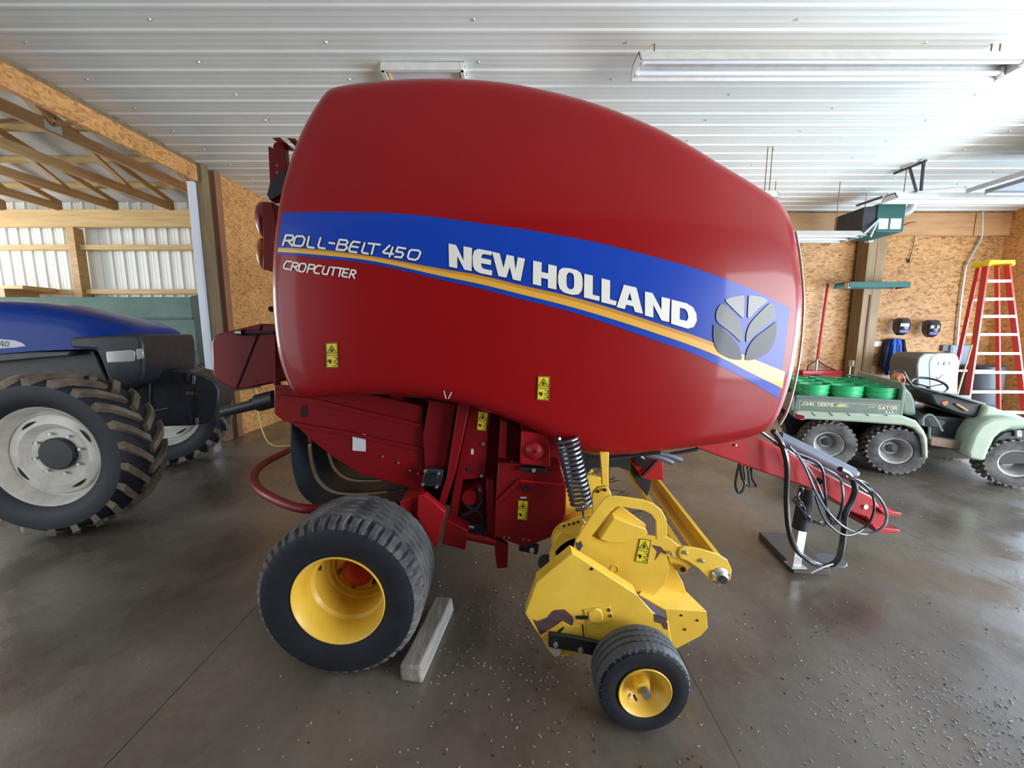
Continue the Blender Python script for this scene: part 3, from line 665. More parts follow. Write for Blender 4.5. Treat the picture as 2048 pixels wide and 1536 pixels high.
# lettering ----------------------------------------------------------
def T5(x, y): return (880 + x / 3.793, 460 + y / 3.793)
def T4(x, y): return (540 + x / 3.84, 400 + y / 3.84)
def T6(x, y): return (1380 + x / 4.52, 540 + y / 4.52)
NH = [[[(65,102),(122,114),(178,232),(178,124),(243,136),(240,312),(184,300),(131,196),(131,291),(69,278)]],
 [[(290,143),(395,163),(391,193),(332,182),(316,192),(313,211),(388,228),(386,266),(312,252),(316,282),(334,295),(396,308),(393,346),(300,326),(268,308),(250,275),(247,200),(258,158)]],
 [[(395,165),(452,177),(482,288),(505,187),(560,199),(573,304),(590,206),(645,218),(612,388),(553,376),(529,280),(503,362),(443,349)]],
 [[(707,232),(772,246),(770,318),(820,329),(822,260),(886,274),(883,452),(818,438),(819,374),(768,362),(768,425),(704,410)]],
 [[(930,287),(985,290),(1040,305),(1068,325),(1081,365),(1083,420),(1075,462),(1050,489),(1000,492),(940,474),(908,445),(896,400),(895,350),(905,305)],[(975,322),(1000,326),(1015,345),(1018,390),(1016,432),(1003,450),(978,447),(963,428),(959,390),(961,342)]],
 [[(1095,332),(1160,346),(1158,491),(1211,504),(1209,539),(1092,511)]],
 [[(1226,367),(1291,382),(1289,526),(1341,541),(1333,573),(1224,547)]],
 [[(1395,415),(1490,437),(1540,636),(1478,620),(1466,579),(1412,566),(1402,600),(1340,585)],[(1440,474),(1456,537),(1422,529)]],
 [[(1555,467),(1612,478),(1680,606),(1680,508),(1745,522),(1738,698),(1680,685),(1618,566),(1618,664),(1554,648)]],
 [[(1757,528),(1870,555),(1920,587),(1945,635),(1948,690),(1925,735),(1880,748),(1753,710)],[(1820,588),(1858,598),(1878,625),(1884,665),(1872,690),(1818,678)]]]
mb = MB()
for g in NH:
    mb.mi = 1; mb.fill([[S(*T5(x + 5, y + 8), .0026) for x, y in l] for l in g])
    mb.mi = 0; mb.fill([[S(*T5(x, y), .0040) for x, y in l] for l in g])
mb.build('brand_lettering', [white_decal, shadow_decal], side, smooth=0)['label'] = 'large white block lettering on blue stripe'
RB = [[(98,346),(122,270),(172,272),(181,290),(166,310),(117,312)],[(138,312),(172,352)],[(205,278),(252,279),(268,300),(252,345),(235,355),(188,350),(181,330),(192,292),(205,278)],
 [(300,283),(285,345),(292,362),(337,368)],[(388,292),(370,352),(378,367),(420,372)],[(455,328),(495,335)],[(535,304),(588,310),(598,326),(580,343),(522,338),(535,304)],[(522,338),(510,380),(570,386),(592,366),(580,343)],
 [(690,326),(640,319),(622,340),(606,385),(614,395),(664,403)],[(618,355),(676,363)],[(727,330),(706,392),(712,406),(752,412)],[(757,333),(845,343)],[(800,340),(780,415)],[(918,350),(868,398),(876,407),(946,415)],[(942,365),(918,434)],
 [(1040,373),(983,363),(969,397),(1012,401),(1024,418),(1008,441),(960,436)],[(1086,383),(1142,388),(1156,404),(1140,445),(1118,460),(1067,452),(1058,435),(1072,393),(1086,383)]]
CC = [[(165,473),(128,470),(108,500),(105,520),(115,528),(147,532)],[(160,540),(178,480),(214,484),(218,500),(205,512),(170,510)],[(188,512),(212,545)],[(240,487),(270,490),(278,508),(264,543),(250,552),(226,548),(221,528),(232,493),(240,487)],
 [(285,556),(302,494),(340,500),(345,515),(330,530),(294,526)],[(397,507),(366,503),(347,525),(337,548),(345,560),(377,565)],[(417,510),(401,555),(408,568),(438,572),(457,516)],[(472,516),(515,521)],[(493,519),(479,578)],[(522,521),(566,528)],[(545,525),(530,586)],
 [(607,532),(572,530),(553,575),(558,586),(592,592)],[(561,558),(594,562)],[(608,597),(627,538),(655,542),(660,556),(646,570),(618,568)],[(632,570),(648,600)]]
mb = MB()
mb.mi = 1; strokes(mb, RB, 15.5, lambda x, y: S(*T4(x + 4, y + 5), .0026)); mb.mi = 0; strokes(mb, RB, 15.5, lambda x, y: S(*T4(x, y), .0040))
strokes(mb, CC, 12.5, lambda x, y: S(*T4(x, y), .0026))
mb.build('model_lettering', [white_decal, shadow_decal], side, smooth=0)['label'] = 'thin white slanted lettering near the rear edge'
LEAF = [(0, [(322,276),(350,255),(420,238),(480,231),(491,240),(490,330),(487,425),(473,430),(430,390),(370,330)]), (0, [(540,231),(600,236),(665,253),(699,272),(688,292),(610,355),(548,425),(527,430),(523,400),(528,300),(532,240)]),
 (1, [(290,308),(312,320),(400,395),(448,458),(472,530),(478,600),(474,648),(455,647),(380,575),(300,512),(250,470),(236,430),(240,380),(262,330)]), (1, [(735,301),(755,315),(773,365),(778,420),(765,440),(650,522),(560,612),(520,652),(508,640),(514,565),(545,485),(610,408),(700,318)]),
 (2, [(222,492),(300,545),(385,615),(440,690),(465,770),(469,803),(440,813),(360,800),(270,750),(230,690),(212,610),(214,530)]), (2, [(775,471),(783,490),(778,585),(755,670),(705,745),(620,795),(540,816),(503,810),(505,775),(530,695),(590,612),(690,535)])]
mb = MB()
for m, l in LEAF:
    l = [(p.x, p.y) for p in spline([V((a, b, 0)) for a, b in l], 3, True)]
    mb.mi = m; mb.fill([[S(*T6(x, y), .0045) for x, y in l]])
mb.build('emblem', [silver1, silver2, silver3], side, smooth=0)['label'] = 'silver leaf emblem near the front edge'
warning_label('warning_label', side, [(651,686),(675,685.5),(677,735),(652.5,736)], lambda u, v, o=0: S(u, v, .003 + o))
warning_label('warning_label', side, [(1075.5,752),(1100,753),(1098,801),(1073.5,800)], lambda u, v, o=0: S(u, v, .003 + o))
mb = MB(); strokes(mb, [[(888,782),(892,797)],[(903,785),(897,797)]], 2.0, lambda u, v: S(u, v, .003)); mb.build('scratch_mark', label_w, side, smooth=0)

# ------------------------------------------------------------------ body core behind the shields
def PR(mb, pts, Y, dep, z=None): return mb.prism([PY(u, v, Y) for u, v in pts], (0, dep, 0))
inn = [(cen[0] + (x - cen[0]) * .93, cen[1] + (z - cen[1]) * .93) for x, z in XZ[::4]]
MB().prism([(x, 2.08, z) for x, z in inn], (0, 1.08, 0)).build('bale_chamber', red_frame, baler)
def rp(name, pts, Y, dep, m=red_frame, bevel=.004, lab=None):
    o = PR(MB(), pts, Y, dep).build(name, m, baler, bevel=bevel)
    if lab: o['label'] = lab
    return o
# rear lower tailgate arm plate with its slot, fold line and paper label
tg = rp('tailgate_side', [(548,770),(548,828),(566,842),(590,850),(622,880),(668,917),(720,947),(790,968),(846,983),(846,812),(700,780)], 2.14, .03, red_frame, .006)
PR(MB(), [(604,812),(612,811),(614,832),(606,836),(602,832)], 2.136, .002).build('slot', dark_slot, tg)
o = PR(MB(), [(705,866),(731,869),(731,903),(705,901)], 2.134, .004).build('paper_label', label_w, tg); o['label'] = 'small white label'
PR(MB(), [(560,790),(640,800),(720,820),(800,838),(846,850),(846,856),(800,846),(720,828),(640,810),(560,800)], 2.125, .015).build('upper_flange', red_frame, tg)
PR(MB(), [(583,845),(700,864),(846,897),(846,903),(700,872),(590,853)], 2.125, .015).build('lower_flange', red_frame, tg)
m_ = MB()
for u, v in ((765,913),(797,926),(820,941),(836,947)): m_.cyl(PY(u, v, 2.14), PY(u, v, 2.128), .006, 8)
m_.build('rivet', steel, tg, kind='stuff')
# inner recess above (shadowed chamber wall) with cable run
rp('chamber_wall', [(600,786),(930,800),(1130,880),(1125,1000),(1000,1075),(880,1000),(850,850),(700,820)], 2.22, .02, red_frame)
MB().tube(spline([PY(u, v, 2.19) for u, v in ((655,790),(690,812),(705,826),(745,830),(770,840),(805,845),(840,825),(870,812))], 5), .006, 6).build('cable', black, baler)
PR(MB(), [(782,787),(808,790),(775,838),(770,834)], 2.17, .03).build('brace_plate', red_frame, baler)
# upright frame members
MB().prism([PY(u, v, 2.10) for u, v in ((858,800),(912,808),(886,958),(850,950),(846,870))], (0, .04, 0)).build('upright_plate', red_frame, baler, bevel=.004)
MB().prism([PY(u, v, 2.03) for u, v in ((916,806),(940,808),(912,940),(886,1022),(876,1005),(893,955))], (0, .08, 0)).build('upright_beam', red_frame, baler, bevel=.005)
up = MB().prism([PY(u, v, 2.06) for u, v in ((942,806),(985,815),(975,880),(970,955),(925,960),(912,1045),(896,1040),(905,985))], (0, .05, 0)).build('perforated_upright', red_frame, baler, bevel=.004)
m_ = MB()
for pts in ([(942,898),(947,898),(947,909),(942,909)],): PR(m_, pts, 2.056, .004)
m_.build('slot', label_w, up)
m_ = MB(); m_.cyl(PY(938, 938, 2.058), PY(938, 938, 2.055), .014, 14); m_.build('round_hole', dark_slot, up)
m_ = MB()
for u, v in ((966,888),(963,952)): m_.cyl(PY(u, v, 2.06), PY(u, v, 2.045), .009, 8)
m_.build('bolt_head', steel, up)
warning_label('warning_label', up, [(956,822),(977,825),(972,862),(953,860)], lambda u, v, o=0: PY(u, v, 2.054 - o))
# black bearing block with bolts
bb_ = rp('bearing_block', [(850,937),(888,940),(884,976),(842,972)], 2.05, .05, char_m, .008)
MB().lathe([(.0001, .02), (.028, .02), (.034, 0)], PY(865, 957, 2.05), (0, -1, 0), 18).build('bearing', black, bb_)
for u, v in ((851,941),(878,946),(846,968),(874,973)): MB().lathe([(.0001, .014), (.008, .013), (.0095, 0)], PY(u, v, 2.05), (0, -1, 0), 8).build('bolt_head', zinc, bb_)
# bracket wings near the wheel and cross member
MB().prism([PY(u, v, 1.98) for u, v in ((838,990),(850,989),(891,1024),(873,1096),(868,1092),(833,1030))], (0, .05, 0)).build('axle_bracket', red_bright, baler, bevel=.005)
MB().prism([PY(u, v, 2.02) for u, v in ((800,1003),(840,990),(840,1040),(800,1046))], (0, .3, 0)).build('axle_arm', red_bright, baler, bevel=.005)
MB().prism([PY(u, v, 1.98) for u, v in ((893,1040),(936,1062),(930,1101),(884,1088))], (0, .10, 0)).build('lower_bracket', red_frame, baler, bevel=.005)
MB().cyl(PY(930, 1071, 2.0), PY(992, 1084, 2.0), .022, 16).build('pivot_tube', red_frame, baler)
MB().prism([PY(u, v, 2.02) for u, v in ((972,958),(988,960),(989,1078),(975,1076))], (0, .10, 0)).build('inner_upright', red_frame, baler, bevel=.004)
MB().prism([PY(u, v, 2.0) for u, v in ((989,1080),(1000,1082),(1017,1092),(1015,1136),(994,1138),(990,1110))], (0, .04, 0)).build('hanging_link', red_frame, baler, bevel=.005)
# gearbox and hoses in the recess
gb = MB().sphere(PY(942, 982, 2.16), .07, 16, (1, 1, 1)).lathe([(.0001, .10), (.04, .10), (.05, .08), (.055, .02), (.07, 0)], PY(942, 985, 2.16), (0, -1, .1), 20).build('gearbox', red_frame, baler)
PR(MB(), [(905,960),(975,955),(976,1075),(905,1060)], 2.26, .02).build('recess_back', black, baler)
for i, l in enumerate(([(925,1000),(940,1015),(960,1025),(968,1050),(965,1075)], [(955,985),(965,1000),(950,1020),(925,1030)], [(918,1040),(945,1052),(966,1048)])):
    MB().tube(spline([PY(u, v, 2.08) for u, v in l], 5), .012, 8).build('hydraulic_hose', hose_m, baler)
MB().cyl(PY(928, 1052, 2.06), PY(948, 1055, 2.06), .010, 10).build('hose_fitting', steel, baler)
# front drive cover
dc = rp('drive_cover', [(996,926),(1122,931),(1133,968),(1132,1031),(1119,1058),(1100,1076),(1050,1096),(1030,1088),(987,1073),(990,1010)], 1.97, .14, red_frame, .008)
PR(MB(), [(1040,959),(1133,968),(1133,972),(1041,964)], 1.955, .02).build('cover_lip', red_bright, dc)
PR(MB(), [(992,1004),(1037,959),(1040,964),(993,1011)], 1.955, .02).build('cover_lip', red_frame, dc)
MB().lathe([(.0001, .018), (.013, .016), (.018, 0)], PY(1052, 977, 1.97), (0, -1, 0), 16).bar(PY(1047, 976, 1.95), PY(1060, 977, 1.95), .012, .010).build('latch_knob', black, dc)
PR(MB(), [(1041,994),(1053,994),(1053,997),(1041,997)], 1.966, .004).build('slot', label_w, dc)
warning_label('warning_label', dc, [(1036,1000),(1057,1002),(1054,1041),(1034,1039)], lambda u, v, o=0: PY(u, v, 1.967 - o))
for u, v in ((1008,1074),(1018,1075),(1047,1078),(1058,1080)): MB().lathe([(.0001, .006), (.006, .005), (.007, 0)], PY(u, v, 1.97), (0, -1, 0), 8).build('bolt_head', steel, dc)
MB().cyl(PY(1064, 1101, 2.0), PY(1064, 1101, 1.95), .014, 14).build('shaft_end', zinc, baler)
MB().cyl(PY(1040, 1090, 2.05), PY(1075, 1098, 2.05), .03, 12).build('lower_shaft', black, baler)
# upper columns and the box with the domed cap
rp('column_plate', [(1001,840),(1014,843),(1014,920),(996,915)], 2.00, .08, red_frame)
rp('column_plate', [(1016,845),(1040,860),(1040,932),(1014,925)], 2.08, .05, red_frame)
m_ = MB(); m_.cyl(PY(1024, 925, 2.05), PY(1024, 925, 2.0), .009, 8); m_.build('bolt_head', steel, baler)
bx = MB().prism([PY(u, v, 1.93) for u, v in ((1043,862),(1098,868),(1101,934),(1040,928))], (0, .18, 0)).build('valve_box', red_bright, baler, bevel=.006)
MB().lathe([(.0001, .038), (.018, .036), (.036, .027), (.049, .010), (.052, 0)], PY(1070, 900, 1.93), (0, -1, 0), 28).build('domed_cap', red_bright, bx)
MB().cyl(PY(1070, 903, 1.91), PY(1070, 903, 1.888), .008, 12).build('cap_bolt', black, bx)
lb = rp('rubber_bar', [(1042,935),(1092,938),(1091,947),(1043,944)], 1.93, .06, black)
MB().lathe([(.0001, .014), (.010, .012), (.012, 0)], PY(1067, 940, 1.93), (0, -1, 0), 10).build('bolt_head', zinc, lb)
# spring with end hook
a, b = PY(1133, 872, 1.88), PY(1164, 1012, 1.84); ax = (b - a).normalized(); e1 = ax.orthogonal().normalized(); e2 = ax.cross(e1); N = 16; pts = []
for i in range(N * 16 + 1):
    t_ = i / (N * 16); an = 2 * PI * i / 16; r_ = .053 - .003 * t_; pts.append(a.lerp(b, t_) + (e1 * math.cos(an) + e2 * math.sin(an)) * r_)
MB().tube(pts, .0085, 8).build('flotation_spring', spring_m, baler)
MB().tube(spline([b, b + (b - a) * .06, PY(1167, 1041, 1.84), PY(1170, 1047, 1.84)], 5), .006, 6).build('spring_hook', spring_m, baler)
# dark underbelly right of the spring
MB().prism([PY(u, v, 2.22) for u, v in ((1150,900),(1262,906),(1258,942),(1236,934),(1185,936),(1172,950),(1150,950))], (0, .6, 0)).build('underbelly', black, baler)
MB().tube(spline([PY(u, v, 2.0) for u, v in ((1170,915),(1210,917),(1260,912),(1320,905))], 5), .010, 8).build('hydraulic_hose', hose_m, baler)
for l, r_ in (([(1290,908),(1320,915),(1345,925)], .018), ([(1310,905),(1340,912),(1362,920)], .018), ([(1330,910),(1370,903),(1395,898)], .010), ([(1300,912),(1290,918),(1280,912)], .012)):
    MB().tube(spline([PY(u, v, 2.1) for u, v in l], 5), r_, 8).build('hose_bundle', hose_grey if r_ > .015 else hose_m, baler)
rbk = MB().prism([PY(u, v, 2.30) for u, v in ((1261,921),(1326,919),(1327,961),(1284,957))], (0, .05, 0)).build('hanging_bracket', red_bright, baler, bevel=.005)
MB().cyl(PY(1286, 920, 2.27), PY(1286, 920, 2.35), .045, 18).build('bracket_socket', char_m, rbk)
MB().bar(PY(1284, 952, 2.28), PY(1315, 919, 2.28), .02, .012).build('bracket_rib', black, rbk)
MB().prism([PY(u, v, 2.34) for u, v in ((1261,923),(1284,957),(1302,960),(1300,975),(1294,993),(1282,978),(1262,945))], (0, .08, 0)).build('slip_shaft', black, baler)
# ------------------------------------------------------------------ belts
def belt(y0, w, xo=0, zo=0):
    P = [PY(583, 790, 2.18), PY(583, 850, 2.18), PY(583, 910, 2.18), PY(590, 955, 2.18), PY(606, 990, 2.18), PY(640, 1012, 2.18), PY(700, 1015, 2.18), PY(800, 1005, 2.18), PY(880, 985, 2.18)]
    c = spline([V((p.x + xo, 0, p.z + zo)) for p in P], 6); mb = MB(); n = len(c); v = []
    for i, p in enumerate(c):
        t_ = (c[min(i + 1, n - 1)] - c[max(i - 1, 0)]).normalized(); nn = V((-t_.z, 0, t_.x)) * .004
        for yy, s in ((y0, 1), (y0 + w, 1), (y0 + w, -1), (y0, -1)): v.append((p.x + nn.x * s, yy, p.z + nn.z * s))
    mb.add(v, [(i * 4 + j, i * 4 + (j + 1) % 4, (i + 1) * 4 + (j + 1) % 4, (i + 1) * 4 + j) for i in range(n - 1) for j in range(4)] + [(0, 1, 2, 3), (n * 4 - 4, n * 4 - 3, n * 4 - 2, n * 4 - 1)])
    return mb
for k in range(4): belt(2.18 + k * .225, .175, 0, 0).build('forming_belt', belt_m, baler)
# lower inner sheet behind belts
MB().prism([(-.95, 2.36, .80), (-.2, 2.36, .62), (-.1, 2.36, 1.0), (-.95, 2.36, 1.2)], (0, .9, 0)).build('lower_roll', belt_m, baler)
MB().cyl((-.42, 2.16, .70), (-.42, 3.08, .70), .10, 24).build('belt_roller', black, baler)
# ------------------------------------------------------------------ rear end
MB().tube(spline([PZ(u, v, .63) for u, v in ((660,868),(625,880),(584,898),(540,920),(516,937),(508,958),(520,980),(560,1003),(604,1017),(650,1016),(700,1012))], 6), .026, 14).build('bumper_bar', red_frame, baler)
tb = MB().prism([PY(u, v, 2.30) for u, v in ((422,684),(427,672),(436,667),(520,647),(548,648),(550,766),(485,779),(466,780),(430,755),(425,748))], (0, .4, 0)).build('twine_box', red_frame, baler, bevel=.012)
MB().tube([PY(480, 665, 2.27), PY(548, 665, 2.27)], .010, 8).cyl(PY(476, 665, 2.29), PY(488, 665, 2.26), .018).build('latch_rod', black, tb)
MB().bar(PY(523, 650, 2.297), PY(473, 776, 2.297), .006, .006).build('door_seam', dark_slot, tb)
MB().bar(PY(470, 781, 2.297), PY(520, 773, 2.297), .008, .010).build('hinge', black, tb)
MB().prism([PY(u, v, 2.28) for u, v in ((532,650),(549,652),(552,772),(548,770),(533,700))], (0, .05, 0)).build('mounting_plate', red_frame, tb)
sp = MB().cyl(PY(447, 824, 2.3), PY(520, 806, 2.3), .032, 18).cyl(PY(516, 806, 2.3), PY(552, 797, 2.3), .052, 18).lathe([(.035, -.012), (.048, 0), (.035, .012)], PY(516, 806, 2.3), (1, 0, .2), 16).build('roller_stub', black, baler)
MB().tube([PY(500, 800, 2.27), PY(525, 800, 2.27)], .008, 6).build('lever', black, baler)
lt = MB().prism([PY(u, v, 2.22) for u, v in ((523,403),(545,404),(556,470),(556,545),(545,544),(525,538),(526,478))], (0, .10, 0)).build('light_bracket', red_frame, baler, bevel=.005)
MB().sphere(PY(528, 440, 2.27), .1, 16, (.42, .5, 1)).build('tail_light', red_lens, lt)['label'] = 'red tail light'
MB().sphere(PY(527, 508, 2.27), .09, 16, (.34, .5, 1)).build('turn_signal', amber, lt)['label'] = 'amber signal light'
ch = MB().prism([PY(u, v, 2.20) for u, v in ((536,292),(546,296),(546,290),(549,285),(553,284),(568,284),(572,330),(569,402),(541,402))], (0, .04, 0)).build('upright_channel', red_frame, baler, bevel=.003)
m_ = MB()
for u, v in ((554,331),(554,345)): m_.cyl(PY(u, v, 2.199), PY(u, v, 2.196), .006, 10)
m_.build('round_hole', label_w, ch)
MB().prism([PY(u, v, 2.16) for u, v in ((544,276),(560,275),(570,284),(553,283))], (0, .10, 0)).prism([PY(u, v, 2.5) for u, v in ((574,276),(590,277),(592,283),(580,283))], (0, .10, 0)).build('flag_tab', red_frame, ch)
MB().prism([PY(u, v, 2.18) for u, v in ((541,362),(556,350),(572,335),(568,385),(540,400),(534,390))], (0, .06, 0)).build('pivot_bracket', black, baler)
MB().cyl(PY(543, 618, 2.2), PY(543, 618, 2.14), .016, 10).build('latch_pin', black, baler)
# front edge strip: chrome-like grey trim and mirror hose beyond the nose
MB().tube(spline([PY(u + 3, v, 2.02) for u, v in ((1588,462),(1598,520),(1604,600),(1600,680),(1589,755),(1572,820),(1556,850))], 6), .006, 8).build('front_edge_trim', zinc, baler)

# ------------------------------------------------------------------ wheels
def tyre(mb, c, n, R, W, ri, seg, tread, rib_n=5, zig=0.0, zk=24, lug=0):
    # profile from the near bead over the tread to the far bead; n points to the near side
    sh = W * .5
    prof = [(ri, sh * .78), (ri + .012, sh * .88), (ri + (R - ri) * .35, sh * 1.0), (ri + (R - ri) * .62, sh * 1.0), (ri + (R - ri) * .82, sh * .95), (R - .018, sh * .90), (R - .006, sh * .84)]
    m = len(prof); g = []
    gx = [(.74 - 1.48 * k / rib_n) for k in range(rib_n + 1)]
    gd = .014 * (R / .385)
    for k in range(1, rib_n):
        x = gx[k] * sh; wd = .0075 * (R / .385)
        g += [(R, x + wd * 1.6), (R - gd, x + wd), (R - gd, x - wd), (R, x - wd * 1.6)]
    mid = [(R - .002, sh * .76)] + g + [(R - .002, -sh * .76)]
    prof2 = prof + mid + [(r, -h) for r, h in prof[::-1]]
    a_, b_ = m + 1, m + len(mid) - 1
    def fn(j, a, r, h):
        if a_ <= j < b_: h += zig * (abs((a * zk / (2 * PI)) % 1 - .5) * 4 - 1)
        if lug and (m - 2 <= j <= m or m + len(mid) <= j <= m + len(mid) + 1): r -= lug * (1 if (a * zk * 2 / (2 * PI)) % 1 > .5 else 0)
        return r, h
    mb.lathe(prof2, c, n, seg, fn)
    return mb
wc = V((-.80, 1.79, .385)); NN = V((0, -1, 0))
wh = tyre(MB(), wc, NN, .385, .36, .205, 288, True, 6, .0055, 24, .016)
# side of the tyre clean black, tread dusty
def faces_by(mb, test):
    for i, f in enumerate(mb.f): mb.m[i] = test(sum((mb.v[k] for k in f), V((0, 0, 0))) / len(f))
faces_by(wh, lambda p: (0 if (math.hypot(p.x - wc.x, p.z - wc.z) < .3775 and abs(p.y - wc.y) < .13) else 1) if math.hypot(p.x - wc.x, p.z - wc.z) > .352 else 0)
wheel = wh.build('wheel', [rubber, rubber_dusty], baler, smooth=28); wheel['label'] = 'wide black ribbed tyre on yellow rim'
rp_ = [(.205, .13), (.214, .150), (.218, .165), (.214, .168), (.205, .160), (.197, .135), (.190, .115), (.188, .06), (.186, .045), (.172, .03), (.168, .0), (.166, -.08), (.158, -.088), (.154, -.108), (.146, -.112), (.142, -.100), (.136, -.100), (.132, -.118), (.0001, -.118)]
MB().lathe(rp_, wc, NN, 64).build('rim', yellow, wheel)
MB().cyl(wc + V((0, .118, 0)), wc + V((0, .06, 0)), .082, 28).sphere(wc + V((0, .06, 0)), .070, 20, (1, .5, 1)).build('hub', red_bright, wheel)
for k in range(6):
    a = k * PI / 3 + .2; p = wc + V((math.cos(a) * .108, .118, math.sin(a) * .108)); MB().cyl(p, p + V((0, -.03, 0)), .0115, 8).build('wheel_nut', char_m, wheel)
p = wc + V((-.165, .02, .075)); MB().cyl(p, p + V((.02, -.045, -.008)), .006, 8).build('valve_stem', black, wheel)
far = tyre(MB(), V((-.80, 2 * YC - 1.79, .385)), NN, .385, .36, .205, 96, True, 6, .007, 32, .016).build('wheel', rubber, baler); far['label'] = 'far wheel'
MB().lathe([(.205, .13), (.19, .0), (.17, -.1), (.0001, -.1)], (-.80, 2 * YC - 1.79, .385), NN, 32).build('rim', yellow, far)
MB().cyl((-.80, 1.9, .385), (-.80, 2 * YC - 1.9, .385), .05, 16).build('axle', red_frame, baler)

# ------------------------------------------------------------------ drawbar, jack, drive shaft, hoses
db = MB().prism([PY(u, v, 2.45) for u, v in ((1380,885),(1513,872),(1568,900),(1615,926),(1674,959),(1743,993),(1774,1032),(1767,1057),(1745,1057),(1734,1035),(1707,1026),(1657,993),(1601,970),(1513,940),(1395,897))], (0, .20, 0)).build('drawbar', red_bright, baler, bevel=.008)
MB().prism([PY(u, v, 2.42) for u, v in ((1756,1016),(1774,1018),(1785,1024),(1803,1026),(1803,1033),(1770,1031))], (0, .24, 0)).prism([PY(u, v, 2.42) for u, v in ((1745,1050),(1765,1056),(1800,1060),(1800,1067),(1755,1066))], (0, .24, 0)).build('hitch_clevis', red_bright, db, bevel=.004)
for u, v in ((1786,1025),(1782,1058)): MB().cyl(PY(u, v, 2.54) + V((0, 0, .012)), PY(u, v, 2.54) + V((0, 0, .016)), .028, 14).build('clevis_hole', dark_slot, db)
for u, v, r_ in ((1470,890,.009), (1569,932,.006), (1729,1013,.020)): MB().lathe([(.0001, .014), (r_ * .8, .012), (r_, 0)], PY(u, v, 2.45), NN, 12).build('bolt_head', zinc, db)
MB().cyl(PY(1634, 961, 2.452), PY(1634, 961, 2.445), .022, 14).cyl(PY(1640, 963, 2.452), PY(1640, 963, 2.445), .018, 14).build('round_hole', dark_slot, db)
MB().bar(PY(1660, 975, 2.62), PY(1722, 1030, 2.62), .05, .03).build('hitch_side_plate', red_frame, db)
sh_ = MB().cyl(PY(1556, 876, 2.72), PY(1702, 948, 2.62), .052, 20).build('drive_shaft', pto_m, baler)
MB().bar(PY(1613, 917, 2.655), PY(1645, 933, 2.64), .03, .012).build('shaft_slot', black, sh_)
MB().cyl(PY(1698, 946, 2.62), PY(1712, 953, 2.60), .04, 16).build('shaft_collar', steel, sh_)
jk = MB().cyl(PY(1615, 976, 2.44), PY(1600, 1057, 2.44), .047, 20).build('jack', char_m, baler)
a, b = PY(1600, 1056, 2.44), PY(1590, 1108, 2.44); b.z = .052
MB().bar(a, b, .055, .055, (0, 1, 0)).build('jack_leg', alu, jk)
MB().box((b.x + .01, b.y, .047), (.10, .08, .008)).build('jack_foot', galv, jk)
# chain
def link(p, d, s, L=.034, r=.0058):
    d = d.normalized(); u = d.orthogonal().normalized() if s % 2 else d.cross(d.orthogonal()).normalized(); pts = []
    for i in range(10): a = 2 * PI * i / 10; pts.append(p + d * math.cos(a) * L * .62 + u * math.sin(a) * L * .36)
    return MB().tube(pts, r, 5, True)
cp = spline([PY(u, v, 2.38) for u, v in ((1602,968),(1600,985),(1592,1000),(1600,1012),(1588,1008),(1598,998),(1606,1018),(1612,1030),(1625,1042),(1645,1047),(1665,1046),(1680,1040))], 10)
acc = 0; last = cp[0]; k = 0
for p in cp[1:]:
    if (p - last).length > .034:
        o = link(p, p - last, k).build('chain_link', spring_m, baler, smooth=60); last = p; k += 1
hs = [(2.36, .0170, [(1546,862),(1562,885),(1574,930),(1573,1000),(1578,1060),(1592,1098),(1625,1125),(1655,1131),(1678,1115),(1688,1060),(1690,1030),(1704,1000),(1710,975),(1698,950),(1680,938)], hose_m),
      (2.34, .0075, [(1578,892),(1605,925),(1632,985),(1655,1022),(1690,1055),(1730,1068),(1765,1055),(1773,1028),(1758,995),(1725,968),(1690,952)], hose_grey),
      (2.37, .0075, [(1585,898),(1625,950),(1652,1010),(1668,1045),(1685,1010),(1683,965),(1660,942),(1620,925),(1600,918)], hose_grey),
      (2.33, .0065, [(1630,992),(1650,1040),(1690,1070),(1730,1055),(1748,1020),(1742,985),(1715,960),(1685,950)], hose_m),
      (2.35, .0075, [(1590,905),(1640,930),(1650,985),(1655,1030),(1669,1046),(1676,1040),(1686,1000),(1684,970)], hose_m),
      (2.40, .0070, [(1700,955),(1730,965),(1743,980),(1735,985),(1712,968)], hose_m),
      (2.50, .0110, [(1520,862),(1545,880),(1570,898),(1600,918),(1640,945),(1690,970),(1735,995)], hose_m)]
for Y_, r_, l, m in hs: MB().tube(spline([PY(u, v, Y_ - .03 + .02 * (i % 2)) for i, (u, v) in enumerate(l)], 8), r_, 8).build('hydraulic_hose', m, baler)
MB().tube(spline([PY(1622, 1146, 2.3), PY(1645, 1135, 2.3), PY(1666, 1128, 2.32)], 5), .004, 6).build('cable_tie', label_w, baler)
for l in ([(1478,928),(1472,955),(1471,972),(1477,986),(1487,978),(1490,955),(1487,932)], [(1480,930),(1484,955),(1492,968),(1500,970),(1498,945),(1494,935)], [(1502,936),(1503,955),(1512,970),(1508,973),(1500,968),(1497,940)]):
    MB().tube(spline([PY(u, v, 2.5) for u, v in l], 6), .008, 7).build('hanging_cable', hose_m, baler)
